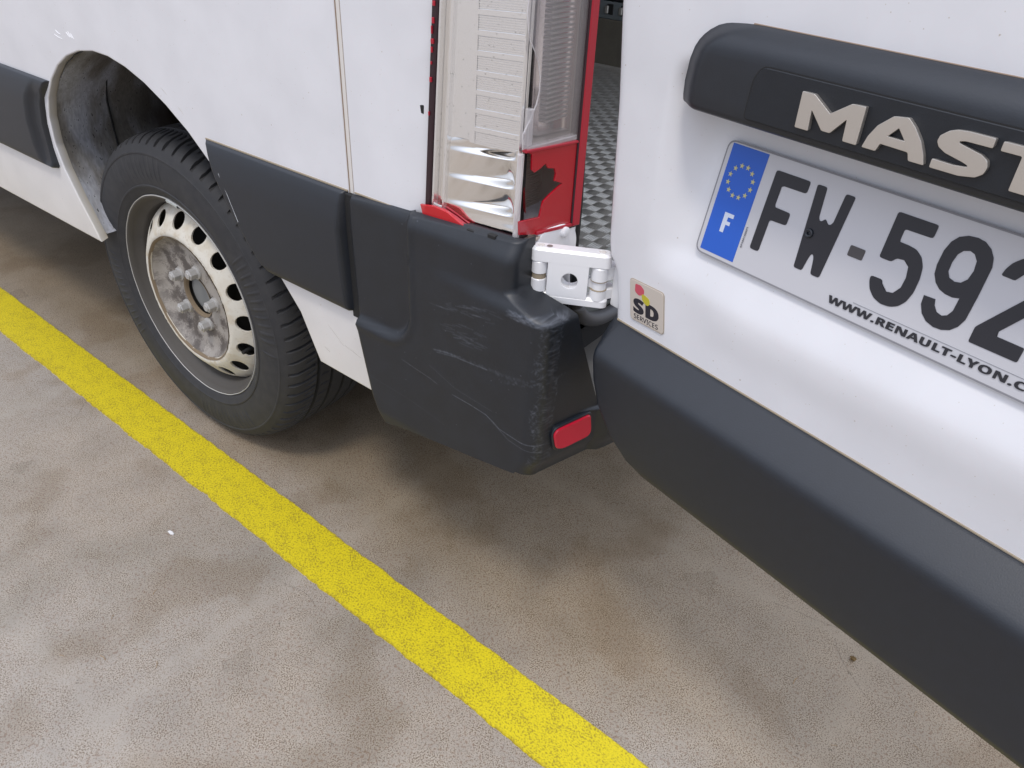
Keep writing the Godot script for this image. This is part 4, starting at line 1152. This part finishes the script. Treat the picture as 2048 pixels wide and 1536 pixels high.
	var let_m := pts([1138, 973, 1149, 973, 1166, 962, 1182, 973, 1193.5, 973.5, 1194, 945, 1182, 945, 1181, 961, 1170, 948, 1162.5, 948, 1150, 961, 1151, 945, 1138.5, 945], lm)
	var let_a := pts([1216, 972, 1227, 973.5, 1234, 968, 1241, 960, 1245.5, 952, 1248, 945, 1236, 945, 1234, 950.5, 1212, 951, 1210, 945, 1198.5, 945, 1201, 954, 1206, 963], lm)
	var let_s := pts([1288, 974.7, 1288, 968, 1270, 968, 1266, 967, 1266.5, 966, 1271, 965, 1283, 962.5, 1288, 959.5, 1289.5, 955.5, 1288.5, 950.5, 1284, 947, 1273, 945, 1252, 945, 1252, 951.5, 1267, 951.2, 1276, 952.2, 1277, 953, 1273, 954.3, 1259, 957.2, 1253.5, 960, 1251.3, 963.5, 1252, 967.5, 1257, 972, 1262, 974, 1270, 974.8], lm)
	var let_t := pts([1293, 974.3, 1333, 974.3, 1333, 967.8, 1319, 967.8, 1319, 945, 1307, 945, 1307, 967.8, 1293, 967.8], lm)
	var let_e := pts([1338, 974.3, 1372, 974.3, 1372, 968, 1350, 968, 1350, 963, 1369, 963, 1369, 957, 1350, 957, 1350, 951.3, 1372, 951.3, 1372, 945, 1338, 945], lm)
	var let_r := pts([1378, 974.3, 1408, 974.3, 1414, 970, 1414, 961, 1408, 957.5, 1416, 945, 1403, 945, 1396, 957, 1390, 957, 1390, 945, 1378, 945], lm)
	for l in [let_m, let_a, let_s, let_t, let_e, let_r]:
		build("letter", sheet(rounded(l, 0.0010, 2), [pts([1229, 957.6, 1222.3, 964.8, 1216, 957.6], lm)] if l == let_a else [], func(_v): return 0.0380, 0.005, 0.05, 0.0005, 0.0025), M.badge, g, 25.0)
	number_plate(van)
	sticker(van)

func number_plate(van: Node) -> void:
	var dh := door_t.basis.x; var dn := door_t.basis.z
	var a := deg_to_rad(-11.0)
	var ey := Vector3.UP * cos(a) + dn * sin(a); var ez := dh.cross(ey)
	var T := Transform3D(Basis(dh, ey, ez), Vector3(1.08105939, 0.78985191, -0.03653343))
	var p := build("number_plate", prism(rounded(rect(0, 0, 0.520, 0.112), 0.009, 6), -0.0040, -0.0006, 0.0006), M.plate, van, 30.0)
	p.transform = T
	p.set_meta("label", "white number plate with a blue band, reading FW-592")
	var k := 0.001
	var put := func(called: String, poly: PackedVector2Array, m: Material, z1 := 0.0) -> void:
		build(called, prism(poly, -0.0008, z1, 0.0), m, p)
	put.call("plate_border", rounded(rect(-0.0010, -0.0010, 0.521, 0.113), 0.0095, 6), M.plate_grey, -0.0007)
	put.call("blue_band", PackedVector2Array(Array(rounded(pts([47.2, 110.4, 5.2, 110.4, 5.2, 3.8, 47.2, 3.8], k), 0.0001, 1))), M.plate_blue, -0.0003)
	for i in 12:
		var c := Vector2(26.2, 78.3) + Vector2.from_angle(TAU * (i + 0.5) / 12.0) * Vector2(14.0, 14.9)
		var st := PackedVector2Array()
		for q in 10: st.append((c + Vector2.from_angle(PI / 2 + TAU * q / 10) * (2.9 if q % 2 == 0 else 1.2)) * k)
		put.call("star", st, M.star)
	put.call("character", pts([21, 46.8, 32.2, 46.8, 32.2, 43, 26, 42.8, 25.8, 38.7, 30.3, 38.7, 30.3, 35.1, 25.6, 35.1, 25.5, 27, 21, 27], k), M.plate_white)
	var F := rounded(pts([60, 99.8, 96.8, 99.8, 96.8, 88.6, 70.4, 88.2, 70.6, 67.8, 88.6, 67.6, 88.6, 56, 70.4, 55.4, 70.2, 23.8, 60, 23.8], k), 0.0026, 3)
	put.call("character", F, M.plate_black)
	var W := rounded(pts([104, 99.8, 113.6, 99.8, 116.4, 73.5, 118.2, 70.8, 120.6, 71.2, 123.2, 74.5, 126.2, 70.8, 128.8, 70.4, 131.2, 73.2, 132.4, 99.8, 141.6, 99.8, 137.8, 24, 128.8, 24, 126.2, 38, 124.6, 41.2, 122.6, 41.2, 121.4, 38, 119.4, 24, 110.6, 24], k), 0.0022, 3)
	put.call("character", W, M.plate_black)
	put.call("dash", rounded(rect(0.154, 0.0522, 0.1681, 0.0616), 0.0012, 2), mat(Color(0.075, 0.068, 0.07), 0.5))
	var five := rounded(pts([180.8, 100.4, 215.3, 100.4, 215.3, 89.4, 191.4, 89, 191.6, 77.8, 199, 78.2, 207, 77, 213, 73, 217.4, 66, 219.3, 56, 219.3, 44, 217, 35, 212.5, 29, 206.5, 25.8, 198, 25, 190.5, 27.6, 184.6, 33, 181.2, 40, 180.9, 44.2, 191.5, 44.4, 193, 40, 196.6, 36.8, 201.5, 36, 205.8, 38.6, 208.4, 44, 208.8, 55, 207, 62, 203.4, 65.6, 198.6, 66, 194.4, 64.4, 192.2, 60.8, 181, 60.8], k), 0.0020, 2)
	put.call("character", five, M.plate_black)
	var nine := pts([239, 100.4, 246, 101.2, 252, 100.2, 258, 96.6, 262.4, 91, 264.6, 84, 265, 60, 264.6, 40, 262, 33, 257.6, 28, 251.6, 25.4, 245, 25, 238, 27, 232.4, 31.6, 228.6, 38.4, 227.8, 45.8, 237.2, 46.2, 238.8, 41.4, 242.4, 37.2, 247, 36, 250.8, 38, 253.2, 43, 253.4, 53.8, 248, 52.4, 242, 52.8, 236.6, 54.6, 231.8, 58.4, 228, 64.4, 226.6, 72, 226.8, 84, 229, 92, 233, 97.4], k)
	var bowl := pts([244.5, 64.4, 249, 65.4, 252.6, 69.6, 253.8, 77, 252.6, 84.6, 249, 89, 245, 90.2, 240.6, 88.6, 237.6, 84.6, 236.4, 77.6, 236.8, 70, 239.6, 65.8], k)
	build("character", sheet(nine, [bowl], func(_v): return 0.0, 0.0008, 0.05, 0.00005, 0.0025), M.plate_black, p)
	var two := pts([272.6, 81.4, 273.6, 87, 276, 92.4, 280.8, 97.6, 286.6, 100.4, 293, 101, 299.6, 99.6, 305, 96, 309, 90.4, 310.8, 84, 310.6, 76, 307.6, 68.6, 289.6, 42, 289, 37.8, 310.9, 37.6, 310.9, 25.6, 273.6, 25.6, 273.2, 38.4, 296, 71.6, 299.6, 78, 299.8, 83.6, 297, 88, 292.6, 89.6, 288, 88.8, 284.8, 86, 283.2, 81], k)
	put.call("character", rounded(two, 0.0014, 2), M.plate_black)
	# web address along the foot
	var f := SystemFont.new(); f.font_names = PackedStringArray(["Droid Sans"]); f.font_weight = 700
	var tm := TextMesh.new(); tm.text = "WWW.RENAULT-LYON.COM"; tm.font = f; tm.font_size = 64; tm.pixel_size = 0.0001; tm.depth = 0.0006
	tm.horizontal_alignment = HORIZONTAL_ALIGNMENT_LEFT
	var tb := tm.get_aabb()
	var sx := 0.1955 / tb.size.x; var sy := 0.0066 / tb.size.y
	var tt := SurfaceTool.new()
	for q in 3: tt.append_from(tm, 0, Transform3D(Basis(Vector3(sx, 0, 0), Vector3(0.0, sy, 0), Vector3(0, 0, 1)), Vector3(0.1535 - tb.position.x * sx + 0.00022 * q, 0.0075 - tb.position.y * sy + 0.00010 * q, 0.00004 * q)))
	build("web_address", tt.commit(), M.plate_black, p)
	var rule := prism(rect(0.176, 0.0162, 0.50, 0.0165), -0.0008, -0.0002); build("plate_rule", rule, M.plate_grey, p)
	var tn := TextMesh.new(); tn.text = "07165190871"; tn.font = f; tn.font_size = 48; tn.pixel_size = 0.00005; tn.depth = 0.0005; tn.horizontal_alignment = HORIZONTAL_ALIGNMENT_LEFT
	var nb := tn.get_aabb(); var q := 0.0205 / nb.size.x
	var o := build("serial_number", tn, M.plate_grey, p)
	o.transform = Transform3D(Basis(Vector3(0, q, 0), Vector3(-0.0016 / nb.size.y, 0, 0), Vector3(0, 0, 1)), Vector3(0.0506, 0.0207 - nb.position.x * q, 0.0))
	var rv := lathe(pts([0.0001, 0.0006, 0.0014, 0.0002, 0.0016, 0.0016, 0.0030, 0.0022, 0.0040, 0.0016, 0.0046, -0.0004]), 24); rv.face_out(Vector3(0, 0, 1))
	var r := build("rivet", rv, M.plastic, p, 40.0); r.position = Vector3(0.1132, 0.0575, 0.0)

func sticker(van: Node) -> void:
	# frame follows the sticker's own slight turn: corners 962,728  1013,730  1023,680  971,681
	var T := door_t * Transform3D(Basis(Vector3(0.9993, 0.035, 0), Vector3(-0.19, 0.982, 0), Vector3(0, 0, 1)), Vector3(0.971, 0.6805, 0.0086))
	var s := build("sticker", prism(rounded(rect(0.0002, 0.0, 0.0515, 0.0485), 0.0045, 5), -0.001, 0.0012, 0.0003), M.sticker, van, 30.0)
	s.transform = T
	s.set_meta("label", "faded square sticker reading SD SERVICES below red and yellow blobs")
	build("sticker_edge", prism(rounded(rect(-0.0004, -0.0006, 0.0521, 0.0491), 0.0050, 5), -0.001, 0.0005), M.sticker_edge, s)
	var k := 0.001
	build("red_blob", prism(rounded(pts([9.0, 45.0, 17.5, 45.6, 22.6, 42.0, 22.4, 36.6, 18, 34.0, 14, 32.6, 8.2, 35.4], k), 0.0018, 3), 0.0008, 0.00145), M.sticker_red, s)
	build("yellow_blob", prism(rounded(pts([19.0, 36.4, 23.4, 36.2, 30.6, 34.0, 31.6, 28.6, 28.6, 25.2, 24.4, 25.6, 19.4, 29.6], k), 0.0022, 3), 0.0008, 0.00155), M.sticker_yellow, s)
	var f := SystemFont.new(); f.font_names = PackedStringArray(["Droid Sans"]); f.font_weight = 700
	var put := func(called: String, txt: String, x: float, y: float, w: float, h: float, weight: int) -> void:
		var sf := SystemFont.new(); sf.font_names = f.font_names; sf.font_weight = weight
		var g := FontVariation.new(); g.base_font = sf; g.variation_embolden = 1.3 if weight > 500 else 0.2
		var tm := TextMesh.new(); tm.text = txt; tm.font = g; tm.font_size = 64; tm.pixel_size = 0.0001; tm.depth = 0.0005; tm.horizontal_alignment = HORIZONTAL_ALIGNMENT_LEFT
		var b := tm.get_aabb()
		var o := build(called, tm, M.ink, s)
		o.transform = Transform3D(Basis(Vector3(w / b.size.x, 0, 0), Vector3(0, h / b.size.y, 0), Vector3(0, 0, 1)), Vector3(x - b.position.x * w / b.size.x, y - b.position.y * h / b.size.y, 0.0012))
	put.call("large_letters", "SD", 0.0055, 0.0102, 0.0395, 0.0180, 700)
	put.call("small_letters", "SERVICES", 0.0065, 0.0028, 0.0375, 0.0058, 400)
	build("rule", prism(rect(0.004, 0.0012, 0.048, 0.0015), 0.0008, 0.0014), M.sticker_edge, s)

# ------------------------------------------------------------------ hinge
func hinge(van: Node) -> void:
	var h := Node3D.new(); h.name = "door_hinge"; van.add_child(h)
	h.set_meta("label", "white forged door hinge linking the pillar and the open door")
	# link frame: x along the link, z out of its face
	var ex := Vector3(0.972 - 0.887, 0, -0.060 + 0.016).normalized(); var ez := ex.cross(Vector3.UP)
	var T := Transform3D(Basis(ex, Vector3.UP, ez), Vector3(0.887, 0.0, -0.016))
	h.transform = T
	# plate with two open corners and a round hole, top and bottom arms that carry the pins
	var L := 0.0965
	var arms := []
	for yy in [[0.7215, 0.7385], [0.6690, 0.6800]]:
		var plan := rounded(pts([0.0, -0.020, L, -0.020, L, 0.0, 0.0, 0.0]), 0.0085, 6)
		var a := prism(plan, yy[0], yy[1], 0.003)
		for i in a.p.size(): a.p[i] = Vector3(a.p[i].x, a.p[i].z, a.p[i].y)
		a.flip()
		for i in a.p.size():
			if a.p[i].z < -0.0001 and false: pass
		arms.append(a)
	var hole := PackedVector2Array()
	for k in 28: hole.append(Vector2(0.0490, 0.7000) + Vector2.from_angle(TAU * k / 28) * 0.0098)
	var web := sheet(rect(0.0215, 0.676, 0.0715, 0.727), [hole], func(_v): return -0.0002, 0.019, 0.008, 0.0012, 0.003)
	var body_ := Shape.new(); body_.add(arms[0]); body_.add(arms[1]); body_.add(web)
	build("link", body_, M.hinge_paint, h, 40.0)
	var kn := func(x: float, y0: float, y1: float, r: float, arm: Vector3) -> Shape:
		var s := Shape.new()
		var c := PackedVector2Array()
		for k in 20:
			var e := Vector2.from_angle(TAU * k / 20)
			c.append(Vector2(x, -0.0095) + e * r)
		var p := prism(c, y0, y1, 0.0012)
		for i in p.p.size(): p.p[i] = Vector3(p.p[i].x, p.p[i].z, p.p[i].y)
		p.flip(); s.add(p)
		if arm != Vector3.ZERO:
			var d := Vector2(arm.x, arm.z).normalized(); var o := d.orthogonal() * r * 0.8
			var b := Vector2(x, -0.0095); var e2 := b + Vector2(arm.x, arm.z)
			var q := prism(PackedVector2Array([b + o, b - o, e2 - o, e2 + o]), y0, y1, 0.001)
			for i in q.p.size(): q.p[i] = Vector3(q.p[i].x, q.p[i].z, q.p[i].y)
			q.flip(); s.add(q)
		return s
	build("knuckle", kn.call(0.0105, 0.7050, 0.7208, 0.0098, Vector3(0.006, 0, -0.030)), M.hinge_paint, h, 40.0)
	build("knuckle", kn.call(0.0105, 0.6810, 0.6975, 0.0098, Vector3(0.006, 0, -0.030)), M.hinge_paint, h, 40.0)
	build("pin", kn.call(0.0115, 0.6700, 0.7300, 0.0060, Vector3.ZERO), M.sealer, h, 40.0)
	build("knuckle", kn.call(0.0840, 0.7035, 0.7205, 0.0104, Vector3(0.018, 0, -0.016)), M.hinge_paint, h, 40.0)
	build("knuckle", kn.call(0.0845, 0.6920, 0.7030, 0.0090, Vector3(-0.014, 0, -0.008)), M.hinge_paint, h, 40.0)
	build("knuckle", kn.call(0.0840, 0.6780, 0.6915, 0.0104, Vector3(0.018, 0, -0.016)), M.hinge_paint, h, 40.0)
	build("washer", kn.call(0.0105, 0.6975, 0.7046, 0.0088, Vector3.ZERO), M.dirt_edge, h, 40.0)
	build("washer", kn.call(0.0840, 0.6914, 0.6921, 0.0106, Vector3.ZERO), M.dirt_edge, h, 40.0)
	build("washer", kn.call(0.0840, 0.7029, 0.7036, 0.0106, Vector3.ZERO), M.dirt_edge, h, 40.0)
	for x in [0.0115, 0.0845]:
		var c := lathe(pts([0.0001, 0.0006, 0.0030, 0.0006, 0.0036, 0.0001, 0.0040, 0.0007, 0.0045, -0.0003]), 20)
		for i in c.p.size(): c.p[i] = Vector3(c.p[i].x, c.p[i].z, -c.p[i].y)
		c.face_out(Vector3.UP)
		var o := build("pin_head", c, M.sealer, h, 30.0); o.position = Vector3(x, 0.7385, -0.0095)
	var ho := lathe(pts([0.0001, 0.0004, 0.0036, 0.0004]), 20)
	for i in ho.p.size(): ho.p[i] = Vector3(ho.p[i].x, ho.p[i].z, -ho.p[i].y)
	ho.face_out(Vector3.UP)
	var hh := build("oil_hole", ho, M.lamp_grey, h); hh.position = Vector3(0.0215, 0.7385, -0.0095)
	# bracket bolted to the pillar, and the leaf on the door
	var bk := prism(rounded(pts([0.0, 0.7000, 0.0, 0.7400, -0.012, 0.7500, -0.050, 0.7500, -0.070, 0.7420, -0.080, 0.7250, -0.080, 0.690, -0.060, 0.682]), 0.010, 5), 0.0, 0.012, 0.003)
	var b := build("pillar_bracket", bk, M.hinge_paint, van, 40.0)
	b.transform = Transform3D(Basis(Vector3(-0.10, 0, 0.995), Vector3.UP, Vector3(0.995, 0, 0.10)), Vector3(0.870, 0.0, -0.036))
	var bb := lathe(pts([0.0001, 0.006, 0.005, 0.006, 0.0065, 0.005, 0.007, 0.0, 0.0095, 0.0]), 20); bb.face_out(Vector3(0, 0, 1))
	var bo := build("bracket_bolt", bb, M.hinge_paint, van, 40.0)
	bo.transform = Transform3D(Basis(Vector3(0, 0, 1), Vector3.UP, Vector3(1, 0, 0)), Vector3(0.886, 0.7370, -0.085))
	bo.transform.basis = Basis(Vector3(0, 0, -1), Vector3.UP, Vector3(1, 0, 0))
	var leaf := build("door_leaf", block(Vector3(0.918, 0.668, -0.030), Vector3(0.936, 0.728, -0.008), 0.003), M.hinge_paint, van)
	leaf.transform = door_t

# ------------------------------------------------------------------ litter
func litter() -> void:
	var s := Shape.new()
	s.add(prism(pts([-0.0075, -0.0025, 0.002, -0.0035, 0.0085, -0.001, 0.007, 0.0022, -0.002, 0.003, -0.0068, 0.0015], 1.0), 0.0, 0.0016, 0.0004))
	for i in s.p.size(): s.p[i] = Vector3(s.p[i].x, s.p[i].z, -s.p[i].y)
	s.close()
	var a := build("paper_scrap", s, mat(Color(0.72, 0.71, 0.70), 0.7)); a.position = Vector3(0.224, 0.0003, 0.209)
	tag(a, "small white scrap lying on the bare concrete beside the yellow line", "scrap")
	var c := grid(10, 6, func(i: int, j: int):
		var u := TAU * i / 10.0; var v := PI * j / 6.0
		var r := 0.0050 * (1.0 + 0.35 * sin(i * 2.3 + j * 1.1))
		return Vector3(cos(u) * sin(v) * r, 0.0042 + cos(v) * r * 0.8, sin(u) * sin(v) * r * 0.7), true)
	c.close()
	var b := build("crumb", c, mat(Color(0.19, 0.12, 0.045), 0.8)); b.position = Vector3(1.372, 0.0, -0.372)
	tag(b, "brown crumb of dirt on the concrete under the open door", "crumb")
	var rng := RandomNumberGenerator.new(); rng.seed = 33
	var first: MeshInstance3D = null
	for k in 14:
		var p := Vector3(rng.randf_range(0.95, 1.65), 0.0, rng.randf_range(-0.62, -0.12)) if k < 9 else Vector3(rng.randf_range(-0.1, 0.9), 0.0, rng.randf_range(0.16, 0.5))
		var nd: MeshInstance3D
		if first == null:
			var path := PackedVector3Array()
			for i in 6: path.append(Vector3(-0.009 + 0.0036 * i, 0.0011 + 0.0012 * sin(PI * i / 5.0), 0.0012 * sin(i * 0.9)))
			nd = build("dry_needle", tube(path, 0.00055, 6), mat(Color(0.36, 0.235, 0.115), 0.7)); first = nd
		else:
			nd = first.duplicate(); nd.name = "dry_needle_%03d" % k; add_child(nd)
		nd.position = p; nd.rotation.y = rng.randf() * TAU; nd.scale = Vector3.ONE * rng.randf_range(0.5, 1.0)
		tag(nd, "thin dry brown needle lying on the concrete", "needle", "dry needles scattered on the concrete")
